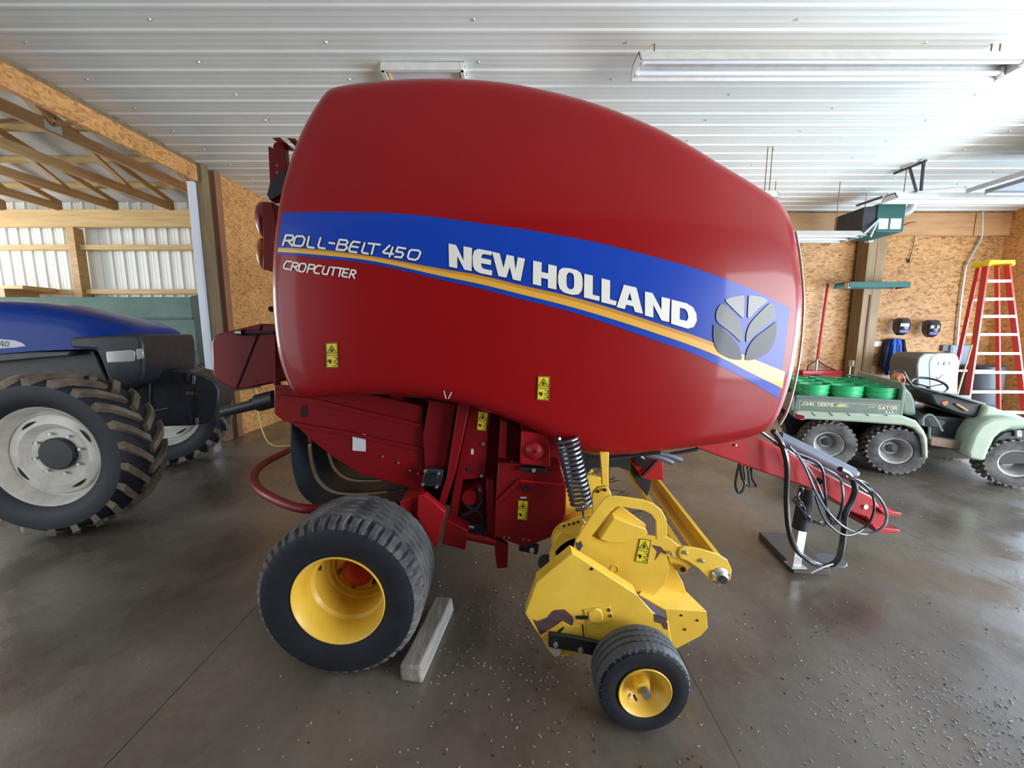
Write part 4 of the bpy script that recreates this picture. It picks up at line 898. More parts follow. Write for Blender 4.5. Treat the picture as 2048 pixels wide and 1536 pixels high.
# jack plank
t = thing('jack_plank', 'dark weathered plank on the floor under the baler jack', 'plank', PZ(1590, 1105))
c4 = [PZ(1518, 1063, .042), PZ(1588, 1135, .042), PZ(1661, 1140, .042), PZ(1592, 1066, .042)]
MB().prism([q - V((0, 0, .042)) for q in c4], (0, 0, .042)).build('plank', boardwood, t, bevel=.004)
t = tag(MB().prism([(x, y, z) for x, y, z in [(PZ(806, 1344, .0).x, 1.60, 0), (PZ(806, 1344).x, 1.60, .085), (PZ(806, 1344).x + .10, 1.585, .085), (PZ(806, 1344).x + .11, 1.585, 0)]], (.075, .48, 0)).build('wheel_chock', oldwood, bevel=.012), 'weathered grey timber block chocking the baler wheel', 'block')

# ------------------------------------------------------------------ pickup
pk = yellow
def yp(name, pts, Y, dep, m=pk, bevel=.004, parent=baler):
    return PR(MB(), pts, Y, dep).build(name, m, parent, bevel=bevel)
GPY = 1.56
gp = yp('pickup_guard', [(1144,1107),(1110,1134),(1073,1165),(1062,1195),(1051,1225),(1065,1250),(1082,1275),(1094,1296),(1106,1311),(1160,1309),(1215,1312),(1270,1310),(1345,1292),(1341,1268),(1337,1245),(1307,1226),(1275,1190),(1210,1148)], GPY, .012)
# bent flanges along its edges
def flange(pa, pb, dep, nm='guard_flange', Y=GPY, m=yellow):
    a, b = PY(*pa, Y), PY(*pb, Y); th = V((0, 0, .005))
    return MB().prism([a, b, b - th, a - th], (0, dep, 0)).build(nm, m, gp, bevel=.002)
flange((1144,1107), (1275,1190), .07); flange((1144,1107), (1073,1165), .07); flange((1073,1165), (1051,1225), .05); flange((1051,1225), (1082,1275), .05)
# bare metal patches where the paint has worn off
def patch(pts, Y=GPY, m=rust): return MB().fill([[PY(u, v, Y - .0015) for u, v in pts]]).build('bare_patch', m, gp, smooth=0)
def C7(l): return [(1000 + x / 3.656, 880 + y / 3.656) for x, y in l]
patch(C7([(240,1310),(270,1325),(310,1312),(345,1300),(380,1255),(400,1245),(470,1238),(500,1262),(530,1290),(540,1325),(528,1358),(500,1352),(470,1330),(440,1330),(400,1365),(350,1395),(295,1425)]))
patch(C7([(1125,1270),(1160,1275),(1212,1305),(1225,1340),(1225,1388),(1200,1380),(1180,1345),(1130,1330)]))
patch(C7([(1005,1135),(1050,1160),(1130,1210),(1205,1265),(1212,1312),(1160,1285),(1120,1245),(1060,1190)]), GPY, mat('bare_lilac_metal', (.30, .27, .38), .35, .5))
patch(C7([(553,1285),(600,1283),(600,1310),(555,1312)]), GPY, silver3)
# latch plate pressed into the guard
MB().prism([PY(*q, GPY - .012) for q in C7([(645,1260),(700,1235),(745,1250),(760,1330),(700,1345),(650,1330)])], (0, .012, 0)).build('latch_plate', yellow, gp, bevel=.005)
MB().prism([PY(*q, GPY - .006) for q in C7([(612,1245),(805,1215),(825,1300),(770,1345),(640,1345)])], (0, .006, 0)).build('latch_base', yellow, gp, bevel=.002)
for q in ((797,1242),(808,1285)): MB().lathe([(.0001, .006), (.007, .004), (.008, 0)], PY(*C7([q])[0], GPY - .006), NN, 8).build('bolt_head', rust, gp)
MB().bar(PY(*C7([(580,1300)])[0], GPY - .01), PY(*C7([(640,1298)])[0], GPY - .01), .006, .012).build('latch_pin', black, gp)
MB().cyl(PY(*C7([(670,943)])[0], GPY - .001), PY(*C7([(670,943)])[0], GPY - .004), .007, 10).build('round_hole', dark_slot, gp)
# corner bracket plate behind the arm
MB().prism([PY(*q, GPY - .008) for q in C7([(300,1440),(360,1395),(455,1330),(520,1365),(605,1350),(625,1470),(620,1500),(500,1580),(395,1585),(340,1520)])], (0, .008, 0)).build('adjuster_plate', yellow, gp, bevel=.002)
MB().prism([PY(*q, GPY - .0095) for q in C7([(410,1425),(425,1395),(460,1368),(472,1375),(445,1400),(432,1430)])], (0, .002, 0)).prism([PY(*q, GPY - .0095) for q in C7([(598,1350),(608,1348),(622,1470),(614,1470)])], (0, .002, 0)).build('slot', dark_slot, gp)
MB().bar(PY(1100, 1278, GPY - .03), PY(1232, 1306, GPY - .03), .018, .048, (0, 1, 0)) 
am = MB().prism([PY(u, v, GPY - .035) for u, v in ((1098,1268),(1152,1276),(1214,1290),(1228,1296),(1222,1320),(1160,1306),(1097,1294))], (0, .02, 0)).build('gauge_wheel_arm', black, baler, bevel=.003)
for u, v in ((1111,1288),(1161,1299)): MB().lathe([(.0001, .012), (.010, .010), (.0115, 0)], PY(u, v, GPY - .035), NN, 10).build('bolt_head', zinc, am)
MB().cyl(PY(1112, 1300, GPY), PY(1112, 1300, GPY - .03), .022, 14).build('stop_roller', steel, am)
# gauge wheel
gc = V((.528, 1.435, .190))
gw = tyre(MB(), gc, NN, .190, .155, .095, 128, True, 4, .0025, 40, .004)
faces_by(gw, lambda p: 1 if math.hypot(p.x - gc.x, p.z - gc.z) > .176 else 0)
gw = gw.build('gauge_wheel', [rubber, mat('grey_rubber', (.06, .065, .075), .6, 0, 0, noise=(20, (.09, .095, .105), 1, 0))], baler, smooth=30); gw['label'] = 'small black tyre on yellow rim'
MB().lathe([(.095, .060), (.104, .070), (.107, .078), (.104, .081), (.098, .074), (.090, .055), (.080, .035), (.062, .022), (.045, .022), (.036, .026), (.030, .045), (.027, .058), (.0001, .058)], gc, NN, 48).build('rim', yellow, gw)
MB().cyl(gc + V((.004, -.05, -.004)), gc + V((.004, -.086, -.004)), .0165, 20).build('axle_end', mat('axle_grey', (.20, .19, .20), .4, .3), gw)
MB().cyl(gc + V((-.03, -.035, -.052)), gc + V((-.025, -.055, -.056)), .005, 8).build('valve_stem', black, gw)
MB().cyl(gc, (gc.x, GPY, gc.z), .014, 12).build('axle', black, gw)
# upper side plate with hoop handle
SPY = 1.70
MB().prism([PY(u, v, SPY) for u, v in ((1144,1107),(1153,1077),(1179,1071),(1197,1079),(1245,1086),(1290,1070),(1312,1073),(1336,1074),(1357,1090),(1372,1098),(1368,1118),(1333,1112),(1340,1136),(1330,1170),(1300,1200),(1276,1196),(1210,1150))], (0, .012, 0)).build('pickup_side_plate', yellow, baler, bevel=.003)
spp = bpy.data.objects['pickup_side_plate']
ho = [(1150,1082),(1172,1048),(1195,1014),(1210,996),(1219,992),(1240,993),(1287,1000),(1308,1008),(1323,1020),(1333,1038),(1335,1072),(1313,1080),(1312,1042),(1303,1029),(1287,1021),(1238,1013),(1226,1017),(1180,1078),(1160,1092)]
MB().prism([PY(u, v, SPY - .003) for u, v in ho], (0, .012, 0)).build('hoop_handle', yellow, baler, bevel=.003)
# raised box cover inside the hoop
MB().prism([PY(u, v, SPY - .02) for u, v in ((1228,1036),(1250,1044),(1292,1058),(1296,1068),(1276,1078),(1250,1086),(1222,1087),(1200,1079))], (0, .10, 0)).build('gear_cover', yellow, spp, bevel=.004)
for u, v in ((1236,1038),(1277,1054)): MB().cyl(PY(u, v, SPY + .02) + V((0, 0, .0)), PY(u, v, SPY + .02) + V((0, 0, .008)), .007, 8).build('bolt_head', steel, spp)
MB().prism([PY(u, v, SPY + .03) for u, v in ((1200,1079),(1180,1073),(1222,1028),(1240,1012),(1292,1050),(1292,1058),(1228,1036))], (0, .02, 0)).build('inner_cover', yellow, spp, bevel=.003)
warning_label('warning_label', spp, [(1279.5,1077),(1303,1080),(1295,1128),(1269.5,1123)], lambda u, v, o=0: PY(u, v, SPY - .003 - o))
MB().prism([PY(u, v, SPY - .002) for u, v in ((1304,1090),(1322,1094),(1334,1108),(1322,1104),(1310,1121),(1315,1104))], (0, .002, 0)).build('bare_patch', rust, spp)
m_ = MB(); cpts = [PY(1228.5 + 8 * math.cos(a * PI / 8), 1138 + 8 * math.sin(a * PI / 8), SPY - .002) for a in range(16)]
m_.tube(cpts, .0015, 4, True); m_.build('embossed_ring', yellow, spp)
MB().prism([PY(u, v, SPY - .004) for u, v in ((1152,1088),(1162,1082),(1166,1092),(1160,1100),(1160,1118),(1168,1122),(1155,1116),(1156,1098))], (0, .003, 0)).build('bare_patch', silver3, spp)
# lobe plates with bearing at front
lobe = MB().prism([PY(u, v, SPY + .02) for u, v in ((1333,1098),(1357,1092),(1394,1118),(1388,1130),(1372,1142),(1362,1148),(1350,1140),(1338,1122))], (0, .012, 0)).build('lift_lobe', yellow, baler, bevel=.003)
MB().cyl(PY(1365, 1138, SPY + .03), PY(1366, 1139, SPY - .02), .019, 18).build('lobe_tube', gold_deep, lobe)
MB().cyl(PY(1366, 1139, SPY - .0205), PY(1366, 1139, SPY - .022), .012, 14).build('tube_bore', dark_slot, lobe)
armp = MB().prism([PY(u, v, SPY - .01) for u, v in ((1357,1108),(1360,1098),(1368,1093),(1400,1098),(1435,1108),(1455,1120),(1464,1140),(1462,1158),(1446,1168),(1424,1166),(1410,1150),(1396,1136),(1375,1122),(1362,1118))], (0, .012, 0)).build('windguard_arm', yellow, baler, bevel=.003)
for u, v in ((1371,1104),(1403,1120),(1342,1106)): MB().lathe([(.0001, .014), (.009, .012), (.0105, 0)], PY(u, v, SPY - .01), NN, 10).build('bolt_head', zinc, armp)
c_ = PY(1440, 1152, SPY - .012)
MB().lathe([(.0001, .006), (.034, .006), (.042, 0), (.034, .008), (.030, .020), (.019, .024)], c_, NN, 24).build('bearing_flange', zinc, armp)
MB().cyl(c_, c_ + V((0, -.034, 0)), .018, 18).build('shaft_end', char_m, armp)
for k in range(3): a = 2 * PI * k / 3 + .3; q = c_ + V((math.cos(a) * .036, 0, math.sin(a) * .036)); MB().cyl(q, q + V((0, -.016, 0)), .007, 8).build('bolt_head', zinc, armp)
# long front beam (channel), running across under the baler
def skewed(sec, ya, yb, sh, name, m=yellow):
    n_ = len(sec); P = [(x, ya, z) for x, z in sec] + [(x + sh, yb, z) for x, z in sec]
    return MB().add(P, [tuple(range(n_)), tuple(range(2 * n_ - 1, n_ - 1, -1))] + [(i, i + n_, (i + 1) % n_ + n_, (i + 1) % n_) for i in range(n_)]).build(name, m, baler, bevel=.002)
skewed([(.985, .545), (1.012, .540), (1.012, .532), (.990, .536), (.972, .500), (.925, .492), (.912, .520), (.906, .518), (.920, .484), (.976, .492)], 1.74, 3.30, .13, 'windguard_beam')
skewed([(.815, .555), (.850, .555), (.850, .520), (.815, .520)], 1.80, 3.30, .12, 'windguard_tube')
# pickup drum: end drum, curved strippers and tines
dc_ = V((.30, 1.72, .40)); 
MB().lathe([(.0001, .0), (.16, .0), (.17, -.03), (.17, -.06)], (.36, 1.84, .42), NN, 40).build('drum_end', yellow, baler)
for k in range(11):
    y = 1.98 + k * .115; mb = MB(); R_ = .215
    P = []
    for i in range(15):
        a = math.radians(-35 + i * 13)
        for yy, rr in ((y, R_), (y + .07, R_), (y + .07, R_ - .006), (y, R_ - .006)): P.append((.44 + rr * math.cos(a) * 1.1, yy, .42 + rr * math.sin(a)))
    mb.add(P, [(i * 4 + j, i * 4 + (j + 1) % 4, i * 4 + 4 + (j + 1) % 4, i * 4 + 4 + j) for i in range(14) for j in range(4)] + [(0, 1, 2, 3), (56, 57, 58, 59)]); mb.build('stripper_band', yellow, baler, smooth=40)
    if k < 10:
        for i in range(3):
            a = math.radians(10 + 40 * i + (k % 2) * 15); p = V((.44 + .17 * math.cos(a) * 1.1, y + .09, .42 + .17 * math.sin(a))); q = V((.44 + .33 * math.cos(a - .25) * 1.1, y + .09, .42 + .33 * math.sin(a - .25)))
            MB().tube([p, (p + q) / 2 + V((0, 0, .01)), q], .0035, 5).build('pickup_tine', spring_m, baler)
# back curved yellow housing seen left of the hoop
MB().lathe([(.0001, 0), (.095, 0), (.104, -.02), (.104, -.08)], PY(1146, 1094, 1.84), NN, 36).build('auger_end', yellow, baler)
MB().prism([PY(u, v, 2.08) for u, v in ((1128,985),(1140,958),(1180,950),(1205,958),(1222,985),(1228,1040),(1180,1070),(1120,1075),(1118,1020))], (0, .04, 0)).build('pickup_back_plate', yellow, baler, bevel=.004)
MB().prism([PY(u, v, 1.90) for u, v in ((1184,1000),(1186,985),(1196,975),(1216,973),(1224,992),(1205,1000),(1186,1030))], (0, .02, 0)).build('pivot_ear', yellow, baler, bevel=.003)
for u, v in ((1196,983),(1210,980)): MB().cyl(PY(u, v, 1.90), PY(u, v, 1.885), .008, 8).build('bolt_head', black, baler)
MB().prism([PY(u, v, 1.86) for u, v in ((1200,905),(1218,905),(1217,950),(1218,975),(1204,970),(1203,940))], (0, .02, 0)).build('lift_strap', yellow, baler, bevel=.003)
ab = MB().prism([PY(u, v, 1.82) for u, v in ((1120,1050),(1165,1036),(1170,1046),(1160,1062),(1146,1072),(1127,1068))], (0, .015, 0)).build('adjuster_bracket', yellow, baler, bevel=.003)
for u, v in ((1128,1052),(1138,1049),(1147,1047),(1156,1044)): MB().cyl(PY(u, v, 1.822), PY(u, v, 1.817), .0065, 12).build('round_hole', dark_slot, ab)
MB().cyl(PY(1090, 1125, 1.98), PY(1092, 1125, 1.86), .04, 18).build('auger_shaft', black, baler)
# deflector scoop at the front of the pickup
MB().prism([PY(u, v, 1.66) for u, v in ((1330,1219),(1413,1222),(1416,1256),(1402,1272),(1353,1298),(1342,1290))], (0, .012, 0)).build('scoop_plate', yellow, baler, bevel=.003)
scp = bpy.data.objects['scoop_plate']
mb = MB(); A = [PY(1277, 1189, 1.68), PY(1300, 1160, 1.76), PY(1374, 1184, 1.80), PY(1413, 1222, 1.66), PY(1330, 1219, 1.66)]
mb.prism(A, (0, .004, -.012)); mb.build('scoop_top', yellow, scp, bevel=.002)
MB().prism([PY(u, v, 1.78) for u, v in ((1300,1198),(1262,1165),(1300,1120),(1335,1112),(1352,1140),(1366,1165),(1374,1190),(1340,1200))], (0, .012, 0)).build('inner_side_plate', yellow, baler, bevel=.003)
for u, v in ((1363,1231),(1395,1241),(1370,1259)): MB().cyl(PY(u, v, 1.66), PY(u, v, 1.655), .005, 8).build('round_hole', dark_slot, scp)
# ================================================================== BLUE TRACTOR (front part in view)
TH = math.radians(17); TD = V((math.cos(TH), math.sin(TH), 0)); TN = V((-math.sin(TH), math.cos(TH), 0))   # heading, inward normal
tw = V((-3.62, 3.03, .66))                                     # near front wheel centre
T0 = V((-3.4, 3.62, 0))                                        # a point on the hood's near side plane
def PT(u, v, d=0): return PP(u, v, T0 + TN * d, TN)
tractor = thing('tractor', 'blue tractor with muddy front tyre and cream rim at the left edge', 'tractor', (-4.0, 3.9, 0))
def ag_tyre(c, n, R, W, ri, seg=64, lugs=22, hub=True, sidebulge=1.0, near=1):
    c = V(c); n = V(n).normalized(); mb = MB(); h = W / 2; Rb = R - .045
    prof = [(ri, h * .70), (ri + .02, h * .85), (ri + (Rb - ri) * .45, h * 1.02), (ri + (Rb - ri) * .8, h * 1.0), (Rb - .03, h * .92), (Rb, h * .70), (Rb + .01, 0)]
    prof = prof + [(r, -q) for r, q in prof[-2::-1]]
    mb.lathe(prof, c, n, seg)
    x = V((0, 0, 1)) - n * n.z; x.normalize(); y = n.cross(x)
    mb.mi = 1
    for k in range(lugs):
        for s in (1, -1):
            a0 = 2 * PI * (k + (.5 if s < 0 else 0)) / lugs; P = []
            for (t, hh) in ((0, .02), (.55, .62), (1, 1.0)):
                a = a0 + s * 0 + t * .30; wd = .030 / R
                for da in (-wd, wd):
                    for r in (Rb - .03 - (.05 if t == 1 else 0), R - (.035 if t == 1 else 0)):
                        d = x * math.cos(a + da) + y * math.sin(a + da); P.append(c + n * (s * hh * h) + d * r)
            F = []
            for i in range(2):
                b = i * 4; q = b + 4; F += [(b, b + 1, q + 1, q), (b + 1, b + 3, q + 3, q + 1), (b + 3, b + 2, q + 2, q + 3), (b + 2, b, q, q + 2)]
            F += [(0, 2, 3, 1), (8, 9, 11, 10)]
            mb.add(P, F)
    return mb
def tractor_wheel(c, yaw, R, W, lab, parent):
    n = V((math.sin(yaw), -math.cos(yaw), 0)); c = V(c)
    w_ = ag_tyre(c, n, R, W, .385).build('wheel', [rubber, mud], parent, smooth=40); w_['label'] = lab
    MB().lathe([(.385, W / 2 * .72), (.398, W / 2 * .78), (.392, W / 2 * .82), (.378, W / 2 * .74), (.360, W / 2 * .45), (.345, W / 2 * .30), (.335, W / 2 * .28), (.325, W / 2 * .36), (.318, W / 2 * .40), (.250, W / 2 * .46), (.225, W / 2 * .34), (.20, W / 2 * .22), (.0001, W / 2 * .20)], c, n, 64).build('rim', cream_rim, w_, smooth=30)
    MB().lathe([(.130, W / 2 * .2), (.130, W / 2 * .36), (.120, W / 2 * .40), (.0001, W / 2 * .41)], c, n, 32).build('hub', black, w_)
    x = V((0, 0, 1)); y = n.cross(x)
    for k in range(8):
        a = 2 * PI * k / 8 + .2; d = x * math.cos(a) + y * math.sin(a); p = c + n * (W / 2 * .24) + d * .165; MB().cyl(p, p + n * .022, .013, 6).build('wheel_nut', steel, w_)
    for k in range(4):
        a = 2 * PI * k / 4 + .55; mb = MB(); P = []
        for i in range(9):
            aa = a + (i - 4) * .055; d = x * math.cos(aa) + y * math.sin(aa); wd = .012 * math.sin(PI * (i + .6) / 9.2)
            P.append((c + n * (W / 2 * .43) + d * (.285 + wd), c + n * (W / 2 * .43) + d * (.285 - wd)))
        vs = [q for p in P for q in p]; mb.add([q + n * .003 for q in vs], [(2 * i, 2 * i + 1, 2 * i + 3, 2 * i + 2) for i in range(8)]); mb.build('rim_slot', dark_slot, w_, smooth=0)
    return w_
tractor_wheel(tw, math.radians(6), .655, .40, 'big near front tyre with mud and cream rim', tractor)
tractor_wheel(tw + TN * 1.75 + TD * -.12 + V((0, 0, 0)), math.radians(20), .655, .40, 'far front tyre behind the weights', tractor)
# hood: loft of cross-sections along the heading
top = [(-60,606),(0,606),(60,610),(120,619),(180,632),(225,644),(255,654),(272,662),(279,672)]
bot = [(-60,712),(0,708),(60,703),(120,700),(180,698),(225,698),(255,698),(272,698),(279,698)]
HW = 1.0
mb = MB(); secs = []
for i, ((u, v), (u2, v2)) in enumerate(zip(top, bot)):
    a = PT(u, v, .10); b = PT(u2, v2, 0); b = V((a.x, a.y, b.z)); base = a - TN * .10; f = i / (len(top) - 1); nar = .10 * max(0, f - .6) / .4
    zt, zb = a.z + .01, b.z; sec = []
    for s, h in ((nar, 0), (nar, .45), (nar + .01, .72), (nar + .04, .90), (nar + .12, 1.0), (.30, 1.05), (.5, 1.07), (.70, 1.05), (HW - nar - .12, 1.0), (HW - nar - .04, .90), (HW - nar - .01, .72), (HW - nar, .45), (HW - nar, 0)):
        sec.append(base + TN * s + V((0, 0, zb - base.z + (zt - zb) * h)))
    secs.append(sec)
k = len(secs[0]); n = len(secs); mb.add([p for s in secs for p in s], [(i * k + j, i * k + j + 1, (i + 1) * k + j + 1, (i + 1) * k + j) for i in range(n - 1) for j in range(k - 1)] + [tuple(range(k)), tuple((n - 1) * k + j for j in range(k))])
hood = mb.build('hood', tractor_blue, tractor, smooth=50)
# dark grille nose with headlamps
def tprism(pts, d, dep): return MB().prism([PT(u, v, d) for u, v in pts], TN * dep)
nose = tprism([(138,673),(240,669),(280,668),(285,690),(287,715),(287,745),(281,765),(262,775),(235,778),(215,760),(200,720),(190,700),(138,698)], -.008, HW + .016).build('grille_nose', char_m, tractor, bevel=.03)
tprism([(211,703),(262,700),(270,702),(270,722),(262,724),(213,726)], -.02, .02).build('headlight', lens_m, nose, bevel=.008)
tprism([(272,698),(285,697),(287,717),(273,720)], -.02, .02).build('headlight', lens_m, nose, bevel=.006)
# fender, frame and axle below the hood
tprism([(-60,706),(190,698),(205,735),(230,780),(150,790),(60,760),(-60,770)], .12, .76).build('engine_side', black, tractor, bevel=.02)
tprism([(-60,712),(60,704),(140,702),(138,712),(60,718),(-60,730)], -.01, .10).build('hood_trim', char_m, tractor, bevel=.01)
tprism([(150,760),(290,770),(300,800),(292,850),(230,840),(160,820)], .30, .40).build('front_support', black, tractor, bevel=.02)
MB().cyl(tw - V((0, -.1, 0)), tw + TN * 1.5 + V((0, 0, 0)), .09, 16).build('front_axle', black, tractor)
# white name decal with its digits
dec = MB().fill([[PT(u, v, -.004) for u, v in ((-60,675),(0,678),(30,681),(45,686),(52,692),(30,695),(0,697),(-60,700))]]).build('name_decal', label_w, hood, smooth=0)
mb = MB(); strokes(mb, [[(4,681),(0,689),(7.5,690)],[(6,683),(5,693.5)],[(11.5,683),(17,684),(16,692.5),(10.5,692),(11.5,683)]], 1.3, lambda u, v: PT(u, v, -.008)); mb.build('decal_digits', label_k, dec, smooth=0)
# front weights
wt = tprism([(292,752),(305,744),(340,740),(375,742),(405,750),(428,762),(438,780),(437,810),(430,835),(415,847),(380,852),(300,854),(296,820),(292,790)], .30, .40).build('front_weight', char_m, tractor, bevel=.02)
for k_ in range(1, 7):
    a = PT(310 + k_ * 18, 800, .298)
for (u, v, du, dv) in ((372,748,6,14),(384,752,6,16),(378,832,6,14),(390,836,6,12)): tprism([(u, v), (u + du, v), (u + du, v + dv), (u, v + dv)], .285, .02).build('weight_bolt', steel if du == 6 and v in (752, 836) else char_m, wt, bevel=.002)
tprism([(371,783),(393,783),(393,790),(371,790)], .295, .01).build('amber_plate', mat('brown_plate', (.16, .08, .04), .5), wt)
tprism([(302,820),(335,815),(335,818),(302,824)], .29, .012).build('weight_bar', steel, wt)
tprism([(388,775),(391,775),(391,845),(388,845)], .293, .01).build('weight_seam', dark_slot, wt)
tprism([(290,760),(300,760),(300,830),(286,840),(270,825),(270,800)], .28, .44).build('weight_carrier', black, tractor, bevel=.01)

# ================================================================== GREEN WAGON behind the tractor
WY = 5.75
wagon = thing('wagon', 'green steel farm wagon box parked in the bay behind the tractor', 'wagon', (-6.6, 6.4, 0))
def wp(name, pts, Y, dep, m=green_wagon, bevel=.006): return MB().prism([PY(u, v, Y) for u, v in pts], (0, dep, 0)).build(name, m, wagon, bevel=bevel)
xr = PY(386, 640, WY).x; zt, zm, zl, zb = PY(386, 594, WY).z, PY(386, 636, WY).z, PY(386, 702, WY).z, PY(386, 742, WY).z; xl = -8.7
MB().prism([(xl, WY, zt), (xr, WY, zt), (xr, WY, zm), (xl, WY, zm)], (0, .03, 0)).build('upper_side_board', green_wagon, wagon, bevel=.006)
MB().prism([(xl, WY + .02, zm - .005), (xr, WY + .02, zm - .005), (xr, WY + .02, zl), (xl, WY + .02, zl)], (0, .03, 0)).build('side_panel', green_wagon, wagon, bevel=.006)
MB().bb((xl, WY - .02, zm - .012), (xr, WY + .03, zm + .006)).build('side_rib', green_wagon, wagon, bevel=.004)
MB().prism([(xl, WY, zl), (xr, WY, zl), (xr, WY + .12, zb), (xl, WY + .12, zb)], (0, .03, .0)).build('lower_slope', green_wagon, wagon, bevel=.004)
MB().prism([(xr, WY, zt + .02), (xr, WY + 1.25, zt + .02), (xr, WY + 1.25, zb - .05), (xr, WY + .1, zb - .05), (xr, WY, zl)], (.14, 0, 0)).build('end_board', green_dark, wagon, bevel=.008)
MB().prism([(xl, WY + 1.22, zt), (xr, WY + 1.22, zt), (xr, WY + 1.22, zb), (xl, WY + 1.22, zb)], (0, .03, 0)).build('far_side', green_wagon, wagon)
MB().bb((xl, WY + .1, zb - .06), (xr, WY + 1.2, zb)).build('floor_pan', green_dark, wagon)
MB().prism([PY(u, v, WY + .05) for u, v in ((330,715),(398,715),(404,745),(310,745))], (0, .5, 0)).build('discharge_chute', green_dark, wagon)
MB().bb((xl, WY + .3, .62), (xr + .1, WY + .42, .80)).bb((xl, WY + .85, .62), (xr + .1, WY + .97, .80)).build('chassis', green_dark, wagon)
for x_ in (-5.6, -7.9):
    MB().bb((x_ - .05, WY + .3, .70), (x_ + .05, WY + .97, zb)).build('bolster', green_dark, wagon)
    for y_ in (WY + .12, WY + 1.15):
        w_ = ag_tyre((x_, y_, .36), (0, -1, 0), .36, .2, .19, 40, 20).build('wheel', [rubber, rubber], wagon)
        MB().lathe([(.19, .07), (.17, .02), (.06, .03), (.0001, .05)], (x_, y_, .36), (0, -1, 0), 24).build('rim', cream_rim, w_)

# ================================================================== GREEN UTILITY VEHICLE (right)
GA = math.radians(-25); GE = V((math.cos(GA), math.sin(GA), 0)); GN = V((-math.sin(GA), math.cos(GA), 0))
G0 = V((4.377, 4.29, 0))
def PG(u, v, d=0): return PP(u, v, G0 + GN * d, GN)
gator = thing('utility_vehicle', 'green six-wheeled utility cart with loaded cargo bed at the right', 'vehicle', (4.9, 4.7, 0))
def gp_(name, pts, d, dep, m, parent=gator, bevel=.006): return MB().prism([PG(u, v, d) for u, v in pts], GN * dep).build(name, m, parent, bevel=bevel)
def C2(l): return [(1540 + x / 4.03, 680 + y / 4.03) for x, y in l]
GW = 1.35
def gator_wheel(u, v, d, R, lab, near=True):
    c = PG(u, v, d); c.z = R; n = -GN; mb = MB(); h = .13; ri = R * .50
    prof = [(ri, h * .75), (ri + .015, h * .95), (R * .72, h * 1.05), (R * .9, h * .95), (R - .03, h * .8), (R - .025, 0)]
    mb.lathe(prof + [(r, -q) for r, q in prof[-2::-1]], c, n, 48)
    x = V((0, 0, 1)); y = n.cross(x); mb.mi = 1
    for k in range(26):
        for hh, off, w2 in ((.82, 0, .035), (.42, .5, .03), (0, 0, .03), (-.42, .5, .03), (-.82, 0, .035)):
            a = 2 * PI * (k + off) / 26; dd = x * math.cos(a) + y * math.sin(a); t_ = n.cross(dd)
            Rm = Matrix((dd, t_, n)).transposed(); mb.box(c + dd * (R - .018 - (.018 if abs(hh) > .8 else 0)) + n * (hh * h), (.04, .026, w2), Rm)
    w_ = mb.build('wheel', [rubber_dusty, mat('tyre_knob', (.13, .12, .11), .8, 0, 0, noise=(9, (.30, .28, .26), 1, .2))], gator, smooth=35); w_['label'] = lab
    MB().lathe([(ri, h * .75), (ri + .012, h * .86), (ri - .006, h * .80), (ri - .02, h * .4), (ri * .80, h * .1), (ri * .74, -.02), (ri * .60, -.04), (ri * .52, -.05), (ri * .5, -.02), (.0001, -.02)], c, n, 40).build('rim', plate_grey, w_)
    MB().lathe([(ri * .32, -.03), (ri * .30, .015), (.0001, .02)], c, n, 20).build('hub', char_m if 'front' not in lab else plate_grey, w_)
    return w_
gator_wheel(1652, 885, .10, .285, 'knobby rear tyre on grey rim'); gator_wheel(1782, 898, .08, .285, 'knobby middle tyre on grey rim'); gator_wheel(2018, 922, .10, .27, 'knobby front tyre on grey rim')
for u, v in ((1652, 885), (1782, 898), (2018, 922)): gator_wheel(u, v, .10, .28, 'far side tyre').location += GN * (GW - .32)
# cargo bed
side_g = gp_('bed_side', C2([(215,450),(1057,490),(1045,602),(190,580)]), 0, .03, gator_grey)
gp_('bed_rail', C2([(208,446),(1060,486),(1060,500),(208,462)]), -.015, .05, gator_grey, bevel=.004)
zf = .62
a0, a1 = PG(*C2([(205,450)])[0]), PG(*C2([(1057,490)])[0])
fl = [V((a0.x, a0.y, zf)), V((a1.x, a1.y, zf)), V((a1.x, a1.y, zf)) + GN * GW, V((a0.x, a0.y, zf)) + GN * GW]
MB().prism(fl, (0, 0, -.04)).build('bed_floor', green_dark, gator)
# far side, tailgate and headboard
MB().prism([V((a0.x, a0.y, zf)) + GN * GW, V((a1.x, a1.y, zf)) + GN * GW, V((a1.x, a1.y, a1.z + .04)) + GN * GW, V((a0.x, a0.y, a0.z + .16)) + GN * GW + GE * .5, V((a0.x, a0.y, a0.z + .02)) + GN * GW], GN * .03).build('bed_far_side', green_dark, gator)
MB().prism([V((a0.x, a0.y, zf)), V((a0.x, a0.y, a0.z)), V((a0.x, a0.y, a0.z)) + GN * GW, V((a0.x, a0.y, zf)) + GN * GW], GE * -.03).build('tailgate', gator_grey, gator)
hb = [PG(*C2([(1057,500)])[0], 0), PG(*C2([(1060,372)])[0], .03), PG(*C2([(1045,350)])[0], .08)]
q3 = PG(*C2([(1045,340)])[0], .10); q3b = q3 + GN * (GW - .15)
MB().prism([V((a1.x, a1.y, zf)), V((a1.x, a1.y, q3.z - .06)), V((a1.x, a1.y, q3.z)) + GN * .06, V((a1.x, a1.y, q3.z + .02)) + GN * GW, V((a1.x, a1.y, zf)) + GN * GW], GE * .03).build('headboard', gator_green, gator, bevel=.006)
pts_ = [PG(u, v, GW * .95) for u, v in C2([(640,275),(850,300),(1050,335)])]
